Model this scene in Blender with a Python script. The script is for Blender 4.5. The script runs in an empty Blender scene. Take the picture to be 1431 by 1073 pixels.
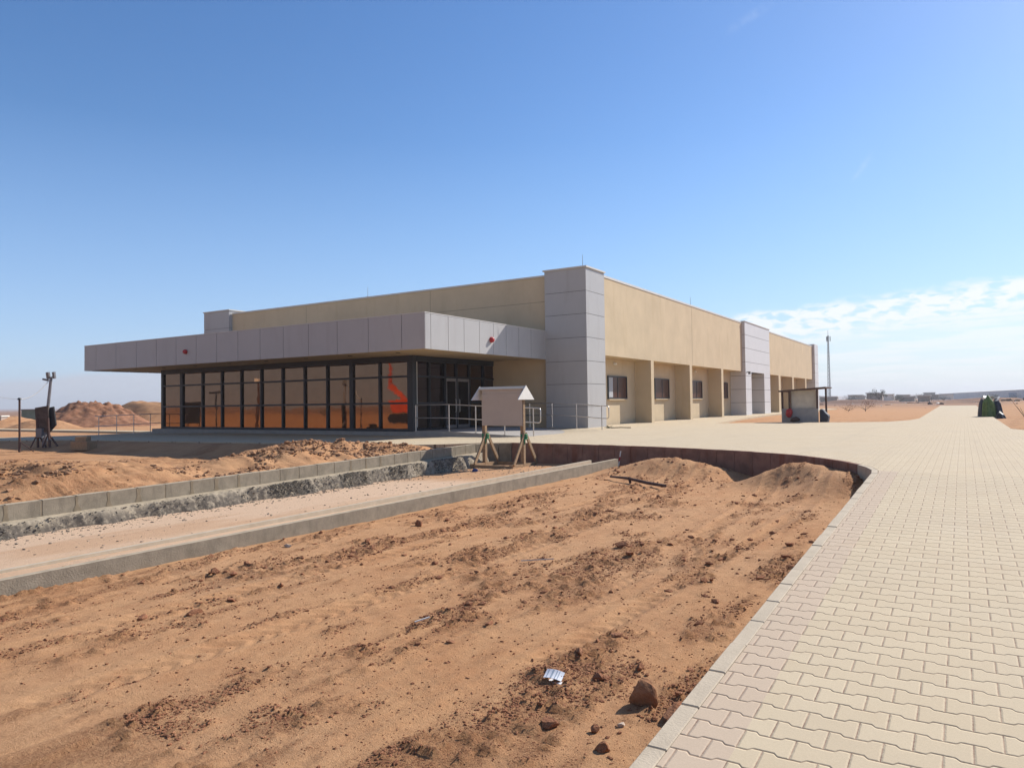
import bpy, bmesh, math, random
import numpy as np
from mathutils import Vector, Matrix, Euler
from mathutils.geometry import delaunay_2d_cdt
R = math.radians
HAZE = .0005
random.seed(7)
rng = np.random.default_rng(11)
scene = bpy.context.scene
col = scene.collection

# ------------------------------------------------------------------ helpers
ORG = {}

def tag(o, label=None, cat=None, group=None, kind=None):
    if label: o['label'] = label
    if cat: o['category'] = cat
    if group: o['group'] = group
    if kind: o['kind'] = kind
    return o

def empty(name, loc, label, cat, group=None):
    o = bpy.data.objects.new(name, None)
    o.location = loc
    o.empty_display_size = 0.2
    col.objects.link(o)
    ORG[o] = Vector(loc)
    return tag(o, label, cat, group)

def link(name, me, mat, parent=None):
    o = bpy.data.objects.new(name, me)
    if mat is not None:
        for m in (mat if isinstance(mat, (list, tuple)) else [mat]):
            me.materials.append(m)
    col.objects.link(o)
    if parent is not None:
        o.parent = parent
        ORG[o] = ORG[parent]
    else:
        ORG[o] = Vector((0, 0, 0))
    return o

class MB:
    """collects simple shapes, in world coordinates, into one mesh"""
    def __init__(s):
        s.v = []; s.f = []; s.mi = []; s.cur = 0
    def add(s, vs, fs):
        n = len(s.v)
        s.v += [tuple(v) for v in vs]
        for f in fs:
            s.f.append([i + n for i in f]); s.mi.append(s.cur)
        return s
    def box(s, x0, x1, y0, y1, z0, z1):
        vs = [(x, y, z) for z in (z0, z1) for y in (y0, y1) for x in (x0, x1)]
        return s.add(vs, [(0, 2, 3, 1), (4, 5, 7, 6), (0, 1, 5, 4), (2, 6, 7, 3), (0, 4, 6, 2), (1, 3, 7, 5)])
    def obox(s, c, d, rot=(0, 0, 0)):
        m = Euler(rot).to_matrix(); c = Vector(c)
        vs = [c + m @ Vector((x * d[0] / 2, y * d[1] / 2, z * d[2] / 2)) for z in (-1, 1) for y in (-1, 1) for x in (-1, 1)]
        return s.add(vs, [(0, 2, 3, 1), (4, 5, 7, 6), (0, 1, 5, 4), (2, 6, 7, 3), (0, 4, 6, 2), (1, 3, 7, 5)])
    def beam(s, p, q, w, h):
        p = Vector(p); q = Vector(q); d = (q - p).normalized()
        up = Vector((0, 0, 1)) if abs(d.z) < .95 else Vector((0, 1, 0))
        a = d.cross(up).normalized() * (w / 2); b = a.cross(d).normalized() * (h / 2)
        vs = [e + i * a + j * b for e in (p, q) for (i, j) in ((-1, -1), (1, -1), (1, 1), (-1, 1))]
        return s.add(vs, [(3, 2, 1, 0), (4, 5, 6, 7), (0, 1, 5, 4), (1, 2, 6, 5), (2, 3, 7, 6), (3, 0, 4, 7)])
    def tube(s, pts, r, n=8):
        pts = [Vector(p) for p in pts]
        rs = r if isinstance(r, (list, tuple)) else [r] * len(pts)
        vs = []; fs = []; a = None
        for i, p in enumerate(pts):
            d = (pts[min(i + 1, len(pts) - 1)] - pts[max(i - 1, 0)]).normalized()
            if a is None:
                a = d.orthogonal().normalized()
            else:
                a = (a - d * a.dot(d)).normalized()
            b = d.cross(a)
            for k in range(n):
                t = 2 * math.pi * k / n
                vs.append(p + (a * math.cos(t) + b * math.sin(t)) * rs[i])
        for i in range(len(pts) - 1):
            for k in range(n):
                k2 = (k + 1) % n
                fs.append((i * n + k, i * n + k2, (i + 1) * n + k2, (i + 1) * n + k))
        fs.append(tuple(range(n - 1, -1, -1))); fs.append(tuple(range((len(pts) - 1) * n, len(pts) * n)))
        return s.add(vs, fs)
    def prism(s, poly, axis, a0, a1):
        """poly of 2-d points, extruded along axis ('x': poly is y,z ; 'y': x,z ; 'z': x,y)"""
        def pt(p, t):
            return {'x': (t, p[0], p[1]), 'y': (p[0], t, p[1]), 'z': (p[0], p[1], t)}[axis]
        n = len(poly)
        vs = [pt(p, a0) for p in poly] + [pt(p, a1) for p in poly]
        fs = [tuple(range(n))[::-1], tuple(range(n, 2 * n))] + [(i, (i + 1) % n, n + (i + 1) % n, n + i) for i in range(n)]
        return s.add(vs, fs)
    def sphere(s, c, r, n=10, m=7, sc=(1, 1, 1)):
        vs = []; fs = []
        for i in range(m + 1):
            ph = math.pi * i / m
            for k in range(n):
                t = 2 * math.pi * k / n
                vs.append((c[0] + r * sc[0] * math.sin(ph) * math.cos(t), c[1] + r * sc[1] * math.sin(ph) * math.sin(t), c[2] + r * sc[2] * math.cos(ph)))
        for i in range(m):
            for k in range(n):
                k2 = (k + 1) % n
                fs.append((i * n + k, (i + 1) * n + k, (i + 1) * n + k2, i * n + k2))
        return s.add(vs, fs)
    def build(s, name, mat, parent=None, bevel=0, smooth=False):
        off = ORG[parent] if parent is not None else Vector((0, 0, 0))
        me = bpy.data.meshes.new(name)
        me.from_pydata([(v[0] - off.x, v[1] - off.y, v[2] - off.z) for v in s.v], [], s.f)
        bm = bmesh.new(); bm.from_mesh(me)
        for f, i in zip(bm.faces, s.mi): f.material_index = i
        bmesh.ops.remove_doubles(bm, verts=bm.verts, dist=1e-5) if smooth else None
        bmesh.ops.recalc_face_normals(bm, faces=bm.faces)
        if bevel:
            bmesh.ops.bevel(bm, geom=[e for e in bm.edges], offset=bevel, segments=1, affect='EDGES', clamp_overlap=True)
        if smooth:
            for f in bm.faces: f.smooth = True
        bm.to_mesh(me); bm.free()
        return link(name, me, mat, parent)

def lone(mb, name, mat, label, cat, group=None, kind=None, **k):
    """a thing that is one mesh: its origin sits at its base"""
    o = mb.build(name, mat, None, **k)
    vs = np.array(mb.v); c = Vector(((vs[:, 0].min() + vs[:, 0].max()) / 2, (vs[:, 1].min() + vs[:, 1].max()) / 2, vs[:, 2].min()))
    o.data.transform(Matrix.Translation(-c)); o.location = c
    ORG[o] = c
    return tag(o, label, cat, group, kind)

# ------------------------------------------------------------------ numpy noise
def vnoise(x, y, seed=0):
    x = np.asarray(x, float); y = np.asarray(y, float)
    xi = np.floor(x).astype(np.int64); yi = np.floor(y).astype(np.int64)
    fx = x - xi; fy = y - yi
    fx = fx * fx * fx * (fx * (fx * 6 - 15) + 10); fy = fy * fy * fy * (fy * (fy * 6 - 15) + 10)
    def h(a, b):
        n = (a * 374761393 + b * 668265263 + seed * 974634777) & 0xffffffff
        n = ((n ^ (n >> 13)) * 1274126177) & 0xffffffff
        n = ((n ^ (n >> 16)) * 2246822519) & 0xffffffff
        return ((n ^ (n >> 15)) & 0xffff) / 65535.0
    return (h(xi, yi) * (1 - fx) + h(xi + 1, yi) * fx) * (1 - fy) + (h(xi, yi + 1) * (1 - fx) + h(xi + 1, yi + 1) * fx) * fy
def fbm(x, y, o=4, seed=0, g=.5):
    t = 0; a = 1; n = 0
    for i in range(o):
        t = t + a * vnoise(x * 2 ** i + 17.3 * i, y * 2 ** i - 9.1 * i, seed + i); n += a; a *= g
    return t / n
def sm(x, a, b):
    t = np.clip((np.asarray(x, float) - a) / (b - a), 0, 1); return t * t * (3 - 2 * t)

# ------------------------------------------------------------------ materials
def newmat(name):
    m = bpy.data.materials.new(name); m.use_nodes = True
    nt = m.node_tree; nt.nodes.clear()
    out = nt.nodes.new('ShaderNodeOutputMaterial'); b = nt.nodes.new('ShaderNodeBsdfPrincipled')
    nt.links.new(b.outputs[0], out.inputs[0])
    return m, nt, b
class NT:
    def __init__(s, nt): s.nt = nt
    def n(s, typ, ins=None, **props):
        nd = s.nt.nodes.new('ShaderNode' + typ)
        for k, v in props.items(): setattr(nd, k, v)
        for k, v in (ins or {}).items():
            sock = nd.inputs[k]
            if isinstance(v, bpy.types.NodeSocket): s.nt.links.new(v, sock)
            else: sock.default_value = v
        return nd
    def m(s, op, a, b=None, c=None, clamp=False):
        ins = {0: a}
        if b is not None: ins[1] = b
        if c is not None: ins[2] = c
        nd = s.n('Math', ins, operation=op); nd.use_clamp = clamp
        return nd.outputs[0]
    def pos(s): return s.n('NewGeometry').outputs['Position']
    def noise(s, vec, scale, detail=4, rough=.55, out='Fac', dist=0):
        return s.n('TexNoise', {'Vector': vec, 'Scale': scale, 'Detail': detail, 'Roughness': rough, 'Distortion': dist}).outputs[out]
    def ramp(s, fac, stops):
        nd = s.n('ValToRGB', {0: fac}); e = nd.color_ramp.elements
        while len(e) < len(stops): e.new(.5)
        for k, (p, c) in zip(e, stops):
            k.position = p; k.color = (*c, 1) if len(c) == 3 else c
        return nd.outputs[0]
    def mix(s, fac, a, b, blend='MIX'):
        nd = s.n('Mix', data_type='RGBA', blend_type=blend)
        for idx, v in ((0, fac), (6, a), (7, b)):
            sock = nd.inputs[idx]
            if isinstance(v, bpy.types.NodeSocket): s.nt.links.new(v, sock)
            else: sock.default_value = (*v, 1) if isinstance(v, tuple) and len(v) == 3 else v
        return nd.outputs[2]
    def map(s, v, a, b, c=0., d=1., smooth=True):
        nd = s.n('MapRange', {0: v, 1: a, 2: b, 3: c, 4: d}); nd.interpolation_type = 'SMOOTHSTEP' if smooth else 'LINEAR'
        return nd.outputs[0]
    def scale(s, vec, sc):
        return s.n('Mapping', {'Vector': vec, 'Scale': sc}).outputs[0]
    def bump(s, h, strength, dist):
        return s.n('Bump', {'Height': h, 'Strength': strength, 'Distance': dist}).outputs[0]

def plain(name, c, rough=.7, var=.12, scale=3., metal=0., bump=0., bscale=60., spec=.4, stain=None):
    """a painted or raw surface with uneven tone, faint dirt and grain"""
    m, nt, b = newmat(name); T = NT(nt); p = T.pos()
    n1 = T.noise(p, scale, 5, .6)
    f = T.map(n1, .3, .7, 1 - var, 1 + var * .6, False)
    cc = T.mix(1.0, c, T.n('CombineColor', {0: f, 1: f, 2: f}).outputs[0], 'MULTIPLY')
    if stain:
        n2 = T.noise(T.scale(p, (2.2, 2.2, .35)), 1.1, 6, .65)
        cc = T.mix(T.map(n2, .5, .75, 0, stain[1]), cc, stain[0])
    nt.links.new(cc, b.inputs['Base Color'])
    b.inputs['Roughness'].default_value = rough; b.inputs['Metallic'].default_value = metal
    b.inputs['Specular IOR Level'].default_value = spec
    if bump:
        nt.links.new(T.bump(T.noise(p, bscale, 4, .6), bump, .01), b.inputs['Normal'])
    return m

M = {}
M['beige'] = plain('beige render', (.575, .455, .300), .85, .09, .7, bump=.3, bscale=90, spec=.2, stain=((.48, .365, .225), .5))
M['roof_bounce'] = plain('pale bounce membrane', (.66, .60, .50), .9, .12, 1.5)
M['joint'] = plain('render joint', (.33, .26, .18), .9, .05)
M['grey_panel'] = plain('grey cladding', (.425, .41, .398), .38, .04, 1.2, spec=.5, stain=((.34, .305, .29), .4))
M['seam'] = plain('dark seam', (.10, .095, .095), .8)
M['coping'] = plain('pale coping', (.60, .58, .54), .5, .08, 2)
M['soffit'] = plain('tan soffit', (.50, .37, .22), .8, .06, 1.)
M['frame'] = plain('dark window frame', (.022, .024, .030), .4, .1, 5)
M['steel'] = plain('brushed steel', (.60, .56, .52), .32, .08, 8, metal=.85)
M['door_metal'] = plain('door aluminium', (.30, .27, .26), .4, .08, 8, metal=.5)
M['concrete'] = plain('concrete', (.33, .305, .265), .9, .22, 5, bump=.5, bscale=50, spec=.2, stain=((.22, .19, .15), .55))
def dusty(name, c, dust, rough=.93, low=None):
    m, nt, b = newmat(name); T = NT(nt); g = T.n('NewGeometry'); p = g.outputs['Position']
    nz = T.n('SeparateXYZ', {0: g.outputs['Normal']}).outputs[2]
    n1 = T.noise(p, 5, 6, .65); n2 = T.noise(T.scale(p, (2, 2, .5)), 1.6, 6, .7); n3 = T.noise(p, 60, 4, .7)
    f = T.map(n1, .3, .7, .75, 1.15, False)
    cc = T.mix(1.0, c, T.n('CombineColor', {0: f, 1: f, 2: f}).outputs[0], 'MULTIPLY')
    cc = T.mix(T.map(n2, .5, .72, 0, .6), cc, tuple(q * .55 for q in c))
    if low:
        at = T.n('Attribute', attribute_name='low').outputs['Fac']
        cc = T.mix(T.m('MULTIPLY', at, T.map(T.noise(p, 9, 6, .75), .36, .54)), cc, low)
    cc = T.mix(T.m('MULTIPLY', T.map(nz, .75, .95), T.map(n1, .25, .6, .35, .95)), cc, dust)  # upward faces paled: dust plus their sunlit brightness put into the colour
    nt.links.new(cc, b.inputs['Base Color']); b.inputs['Roughness'].default_value = rough; b.inputs['Specular IOR Level'].default_value = .15
    nt.links.new(T.bump(T.m('ADD', n3, T.m('MULTIPLY', n1, .6)), .6, .012), b.inputs['Normal'])
    return m
M['concrete'] = dusty('cast concrete', (.285, .238, .178), (.43, .35, .25))
M['mortar'] = dusty('rough mortar', (.325, .27, .20), (.38, .31, .22), low=(.11, .092, .075))
M['kerb'] = plain('pale kerb concrete', (.49, .405, .30), .9, .12, 6, bump=.4, bscale=70, spec=.2, stain=((.38, .31, .22), .45))
M['kerb_dirty_shade'] = plain('dirty shaded kerb concrete', (.26, .15, .115), .95, .3, 4, bump=.6, bscale=30, spec=.1, stain=((.20, .072, .042), 1.))  # red soil stain, darkened further for the shade on the retaining face
M['mortar_old'] = plain('grey rubble', (.33, .26, .19), .97, .35, 9, bump=1., bscale=30, spec=.1, stain=((.10, .095, .09), .9))
M['block_stain'] = plain('brown mortar joint', (.24, .19, .13), .95, .2, 10, spec=.1)
M['wood'] = plain('weathered timber', (.33, .22, .13), .85, .25, 14, bump=.4, bscale=40, spec=.2)
M['board'] = plain('board face', (.50, .435, .36), .7, .05, 4, spec=.3)
M['white'] = plain('white paint', (.74, .71, .65), .6, .07, 6)
M['rope'] = plain('green rope', (.02, .22, .09), .7, .3, 40)
M['blue_rag'] = plain('blue plastic', (.03, .06, .20), .5, .3, 30)
M['red'] = plain('red plastic', (.42, .015, .02), .45, .1, 10)
M['rust'] = plain('dark brown timber', (.095, .052, .042), .85, .3, 9)
M['black'] = plain('black plastic', (.018, .018, .022), .5, .3, 9)
M['greyblock'] = plain('grey block', (.33, .315, .31), .9, .12, 5, bump=.4)
M['ply'] = plain('plywood', (.62, .55, .45), .8, .12, 4)
M['green_tarp'] = plain('green tarpaulin', (.10, .17, .035), .6, .35, 7)
M['dark_tarp'] = plain('dark tarpaulin', (.028, .034, .055), .7, .3, 7)
M['lamp_grey'] = plain('lamp housing', (.16, .16, .17), .5, .1, 9)
M['pole'] = plain('grey pole', (.22, .21, .22), .6, .2, 6)
M['cable'] = plain('pale cable', (.62, .60, .56), .6)
M['orange'] = plain('orange machine paint', (.50, .07, .018), .5, .2, 2)
M['shed_blue'] = plain('grey blue sheeting', (.46, .49, .53), .6, .12, .1)
M['shed_roof'] = plain('pale roof sheeting', (.52, .49, .42), .6, .1, .1)
M['container'] = plain('green steel', (.14, .19, .15), .6, .2, 2)
M['curtain'] = plain('pale curtain', (.52, .53, .55), .8, .06, 12)
M['plinth'] = plain('grey plinth', (.36, .33, .30), .9, .12, 3, bump=.3, spec=.2)
M['leaf'] = plain('dry foliage', (.075, .085, .045), .8, .4, 6)
M['leaf_dry'] = plain('brown dry scrub', (.26, .13, .055), .9, .4, 6)
M['bark'] = plain('bark', (.10, .07, .05), .9, .2, 12)
M['hut'] = plain('pale hut wall', (.40, .33, .28), .9, .15, 1)

def mirror_glass(name, c, rough=.015):
    m, nt, b = newmat(name); T = NT(nt); p = T.pos()
    f = T.map(T.noise(p, 2.2, 5, .6), .3, .7, .90, 1.05, False)
    nt.links.new(T.mix(1.0, c, T.n('CombineColor', {0: f, 1: f, 2: f}).outputs[0], 'MULTIPLY'), b.inputs['Base Color'])
    b.inputs['Metallic'].default_value = 1.0; b.inputs['Roughness'].default_value = rough
    nt.links.new(T.bump(T.noise(p, 1.3, 3, .5), .09, .02), b.inputs['Normal'])
    nt.links.new(T.map(T.noise(p, 3., 6, .7), .35, .75, rough, rough + .03), b.inputs['Roughness'])
    return m
M['glass'] = mirror_glass('bronze reflective glass', (.29, .165, .095))
M['glass_dark'] = mirror_glass('dark bronze glass', (.13, .09, .075))
M['glass_door'] = mirror_glass('dark door glass', (.05, .04, .04), .05)
M['glass_brown'] = plain('brown tinted window', (.075, .030, .020), .28, .15, 1.5, spec=.18)

# dirt ----------------------------------------------------------------
def dirt_mat(name, attr=True):
    m, nt, b = newmat(name); T = NT(nt); p = T.pos()
    big = T.noise(p, .35, 5, .6); mid = T.noise(T.scale(p, (3.2, 1.1, 2)), 1.6, 6, .65); fine = T.noise(p, 28, 5, .7); grain = T.noise(p, 160, 3, .7)
    sand = T.mix(T.map(mid, .3, .72), (.495, .272, .134), (.42, .210, .099))
    sand = T.mix(T.map(big, .35, .7, 0, .5), sand, (.48, .285, .155))
    rough = T.n('Attribute', attribute_name='rough').outputs['Fac'] if attr else T.map(mid, .35, .7)
    pale = T.n('Attribute', attribute_name='pale').outputs['Fac'] if attr else 0.0
    k = T.m('MULTIPLY', rough, T.map(fine, .36, .62, .15, 1.0))
    c = T.mix(T.m('MULTIPLY', k, .52), sand, (.275, .118, .057))
    c = T.mix(T.m('MULTIPLY', T.map(T.noise(p, 60, 3, .6), .58, .68), T.m('ADD', .2, T.m('MULTIPLY', rough, .6))), c, (.13, .052, .028))
    crumb = T.noise(p, 17, 8, .82)
    c = T.mix(T.m('MULTIPLY', T.map(crumb, .50, .63), T.m('ADD', .22, T.m('MULTIPLY', rough, .33))), c, (.285, .130, .062))
    c = T.mix(T.map(crumb, .44, .34, 0, .35), c, (.54, .34, .19))
    c = T.mix(T.map(T.noise(p, 75, 2, .5), .68, .76, 0, .35), c, (.50, .36, .23))
    c = T.mix(T.m('MULTIPLY', pale, .95), c, (.60, .42, .285))
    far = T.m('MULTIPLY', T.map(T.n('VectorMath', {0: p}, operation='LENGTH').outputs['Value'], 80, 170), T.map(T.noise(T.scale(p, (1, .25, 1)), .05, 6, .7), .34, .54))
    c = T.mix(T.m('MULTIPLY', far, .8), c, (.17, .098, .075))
    g = T.map(grain, .3, .7, .84, 1.12, False)
    c = T.mix(1.0, c, T.n('CombineColor', {0: g, 1: g, 2: g}).outputs[0], 'MULTIPLY')
    nt.links.new(c, b.inputs['Base Color']); b.inputs['Roughness'].default_value = .97; b.inputs['Specular IOR Level'].default_value = .12
    h = T.m('ADD', T.m('MULTIPLY', T.noise(p, 22, 7, .78), T.m('ADD', .55, rough)), T.m('MULTIPLY', grain, .25))
    nt.links.new(T.bump(h, .85, .03), b.inputs['Normal'])
    return m
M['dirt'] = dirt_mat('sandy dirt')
M['spoil'] = dirt_mat('spoil earth', False)
M['spoil_dark'] = plain('rocky red earth', (.27, .13, .075), .95, .45, 1.6, bump=1., bscale=6, spec=.1, stain=((.38, .22, .12), .7))
def clod_mat():
    m, nt, b = newmat('red clods'); T = NT(nt); p = T.pos()
    v = T.n('ObjectInfo').outputs['Random']
    n1 = T.noise(p, 9, 3, .6); n2 = T.noise(p, 70, 4, .7)
    c = T.mix(T.map(n1, .3, .7), (.32, .135, .072), (.43, .215, .115))
    c = T.mix(T.map(n2, .35, .7), c, (.21, .092, .05))
    nt.links.new(c, b.inputs['Base Color']); b.inputs['Roughness'].default_value = .95; b.inputs['Specular IOR Level'].default_value = .12
    nt.links.new(T.bump(n2, .8, .02), b.inputs['Normal'])
    return m
M['clod'] = clod_mat()
M['clod_pale'] = plain('spoil lumps', (.33, .185, .105), .95, .35, 6, bump=.6, bscale=40, spec=.1)
M['scrubby'] = plain('dark scrub', (.13, .085, .06), .95, .5, .4, spec=.1)
M['rock_pale'] = plain('pale stone', (.48, .38, .30), .9, .2, 20, bump=.5, spec=.1)

# pavers ---------------------------------------------------------------
def paver_mat():
    m, nt, b = newmat('interlocking pavers'); T = NT(nt); p = T.pos()
    sp = T.n('SeparateXYZ', {0: p}).outputs
    L, P, A = .222, .1545, .072
    u = T.m('DIVIDE', sp[0], L); v = T.m('DIVIDE', sp[1], P)
    fu = T.m('ABSOLUTE', T.m('SUBTRACT', T.m('FRACT', u), .5))        # 0 mid, .5 ends
    w = T.map(fu, .19, .30, -1, 1)
    Aw = T.m('MULTIPLY', w, A)
    e = T.m('MULTIPLY', T.m('FRACT', T.m('MULTIPLY', T.m('SUBTRACT', v, Aw), .5)), 2)
    o = T.m('MULTIPLY', T.m('FRACT', T.m('MULTIPLY', T.m('SUBTRACT', T.m('ADD', v, Aw), 1), .5)), 2)
    de = T.m('MINIMUM', e, T.m('SUBTRACT', 2, e)); do = T.m('MINIMUM', o, T.m('SUBTRACT', 2, o))
    dv = T.m('MULTIPLY', T.m('MINIMUM', de, do), P)
    par = T.m('LESS_THAN', e, o)
    us = T.m('ADD', u, T.m('MULTIPLY', par, .5))
    us = T.m('ADD', us, .0)
    du = T.m('MULTIPLY', T.m('ABSOLUTE', T.m('SUBTRACT', T.m('FRACT', T.m('ADD', us, .5)), .5)), L)
    jit = T.m('MULTIPLY', T.m('SUBTRACT', T.noise(p, 45, 2, .5), .5), .006)
    d = T.m('ADD', T.m('MINIMUM', du, T.m('MULTIPLY', dv, .85)), jit)
    cu = T.m('FLOOR', us)
    row = T.m('ADD', T.m('MULTIPLY', T.m('FLOOR', T.m('MULTIPLY', T.m('SUBTRACT', v, Aw), .5)), 2), T.m('MULTIPLY', T.m('SUBTRACT', 1, par), 1))
    wn = T.n('TexWhiteNoise', {'Vector': T.n('CombineXYZ', {0: cu, 1: row}).outputs[0]}, noise_dimensions='2D').outputs['Value']
    base = T.mix(wn, (.510, .408, .274), (.540, .438, .298))
    cx = T.m('MULTIPLY', T.m('ADD', T.m('FLOOR', T.m('ADD', T.m('SUBTRACT', us, T.m('MULTIPLY', par, .5)), 0)), .5), L)
    pink = T.m('MULTIPLY', T.m('LESS_THAN', cx, -.78), T.m('LESS_THAN', sp[1], 12.8))
    base = T.mix(T.m('MULTIPLY', pink, .6), base, (.475, .355, .27))
    st = T.noise(p, .55, 6, .65)
    base = T.mix(T.map(st, .42, .75, 0, .35), base, (.44, .36, .265))
    st2 = T.noise(T.scale(p, (1, .35, 1)), 1.7, 5, .7)
    base = T.mix(T.map(st2, .55, .8, 0, .30), base, (.56, .47, .35))
    drift = T.m('MULTIPLY', T.map(T.noise(p, .9, 6, .72), .52, .74), T.map(T.noise(p, 9, 5, .7), .3, .7))
    base = T.mix(T.m('MULTIPLY', drift, .55), base, (.46, .33, .20))
    tyre = T.m('MULTIPLY', T.map(T.m('ABSOLUTE', T.m('SUBTRACT', T.m('FRACT', T.m('MULTIPLY', T.m('ADD', sp[0], .55), .62)), .5)), .12, .0, 0, 1), T.map(T.noise(T.scale(p, (3, .25, 1)), 1.0, 5, .7), .45, .7))
    base = T.mix(T.m('MULTIPLY', tyre, .16), base, (.30, .245, .19))
    g = T.map(T.noise(p, 120, 3, .7), .3, .7, .93, 1.05, False)
    base = T.mix(1.0, base, T.n('CombineColor', {0: g, 1: g, 2: g}).outputs[0], 'MULTIPLY')
    fill = T.mix(T.map(T.noise(p, 3.0, 4, .6), .4, .65), (.19, .125, .08), (.39, .28, .18))
    fill_x = T.mix(T.map(T.noise(p, 5.0, 4, .6), .35, .65), (.10, .072, .050), (.24, .165, .11))
    fill_y = T.mix(T.map(T.noise(p, 6.0, 4, .6), .35, .65), (.22, .135, .095), (.42, .29, .20))
    jy = T.map(T.m('ADD', du, jit), .0008, .0042, 1, 0); jx = T.map(T.m('ADD', T.m('MULTIPLY', dv, .85), jit), .0014, .0054, 1, 0)
    c = T.mix(jx, T.mix(jy, base, fill_y), fill_x)
    nt.links.new(c, b.inputs['Base Color']); b.inputs['Roughness'].default_value = .92; b.inputs['Specular IOR Level'].default_value = .25
    hgt = T.m('ADD', T.map(d, .0, .011), T.m('MULTIPLY', T.noise(p, 90, 4, .6), .12))
    hgt = T.m('ADD', hgt, T.m('MULTIPLY', wn, .25))
    nt.links.new(T.bump(hgt, .55, .008), b.inputs['Normal'])
    return m
M['paver'] = paver_mat()

# ------------------------------------------------------------------ levels
def z_path(x, y):
    z = .4 * np.clip((np.asarray(y, float) - 2.6) / 10., 0, 1)
    z = np.where(np.asarray(y) < 2.6, 0.04 * (np.asarray(y, float) - 2.6), z)
    xl = np.asarray(x, float)
    drop = .14 * sm(-xl, 11, 15.5) * (1 - sm(y, 25, 29)) + .14 * sm(-xl, 30, 42)
    return z - drop

KX = -1.235      # outer face of the path kerb
curve = [(-1.235, 12.4), (-1.30, 13.0), (-1.55, 13.75), (-1.95, 14.45), (-2.5, 15.2), (-3.2, 15.85), (-4.2, 16.42), (-5.6, 16.98),
         (-7.2, 17.36), (-9.0, 17.62), (-10.6, 17.74), (-11.2, 17.76)]
def smooth_curve(pts, n=6):
    out = []
    P = [Vector((*p, 0)) for p in pts]
    for i in range(len(P) - 1):
        p0 = P[max(i - 1, 0)]; p1 = P[i]; p2 = P[i + 1]; p3 = P[min(i + 2, len(P) - 1)]
        for k in range(n):
            t = k / n
            out.append(.5 * ((2 * p1) + (p2 - p0) * t + (2 * p0 - 5 * p1 + 4 * p2 - p3) * t * t + (3 * p1 - p0 - 3 * p2 + p3) * t ** 3))
    out.append(P[-1]); return out
cur = smooth_curve(curve)
def offset_line(pts, d):
    out = []
    for i, p in enumerate(pts):
        t = (pts[min(i + 1, len(pts) - 1)] - pts[max(i - 1, 0)]).normalized()
        out.append(p + Vector((t.y, -t.x, 0)) * d)
    return out
KW = .095
cur_in = offset_line(cur, KW)          # inner edge of the kerb (towards the paving)
outline = [(KX + KW, -6.0)] + [(p.x, p.y) for p in cur_in] + [(-12.1, 17.86), (-15, 17.7), (-25, 16.6), (-38, 15.3), (-62, 14.6), (-62, 17.4), (-42.3, 17.7),
           (-40.4, 20.9), (-40.2, 29.6), (-15.0, 29.6), (-15.0, 92), (-12.6, 92), (-12.6, 58.5), (-11.9, 47), (-10.5, 35.75), (-9.6, 36.9), (-7.9, 38.3), (-4.6, 38.55), (-3.2, 39.6),
           (-2.35, 42.5), (-2.1, 46), (-2.75, 118), (1.45, 118), (1.42, 31.3), (1.7, 30.2), (2.4, 29.5), (3.6, 29.0), (16, 28.5), (16, 13.5), (3.2, 13.2), (1.6, 12.4), (1.42, 11.0), (1.42, -6.0)]

def pip(px, py, poly):
    ins = np.zeros(px.shape, bool); n = len(poly)
    for i in range(n):
        x0, y0 = poly[i]; x1, y1 = poly[(i + 1) % n]
        if y0 == y1: continue
        c = ((y0 > py) != (y1 > py)) & (px < (x1 - x0) * (py - y0) / (y1 - y0) + x0)
        ins ^= c
    return ins

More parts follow.
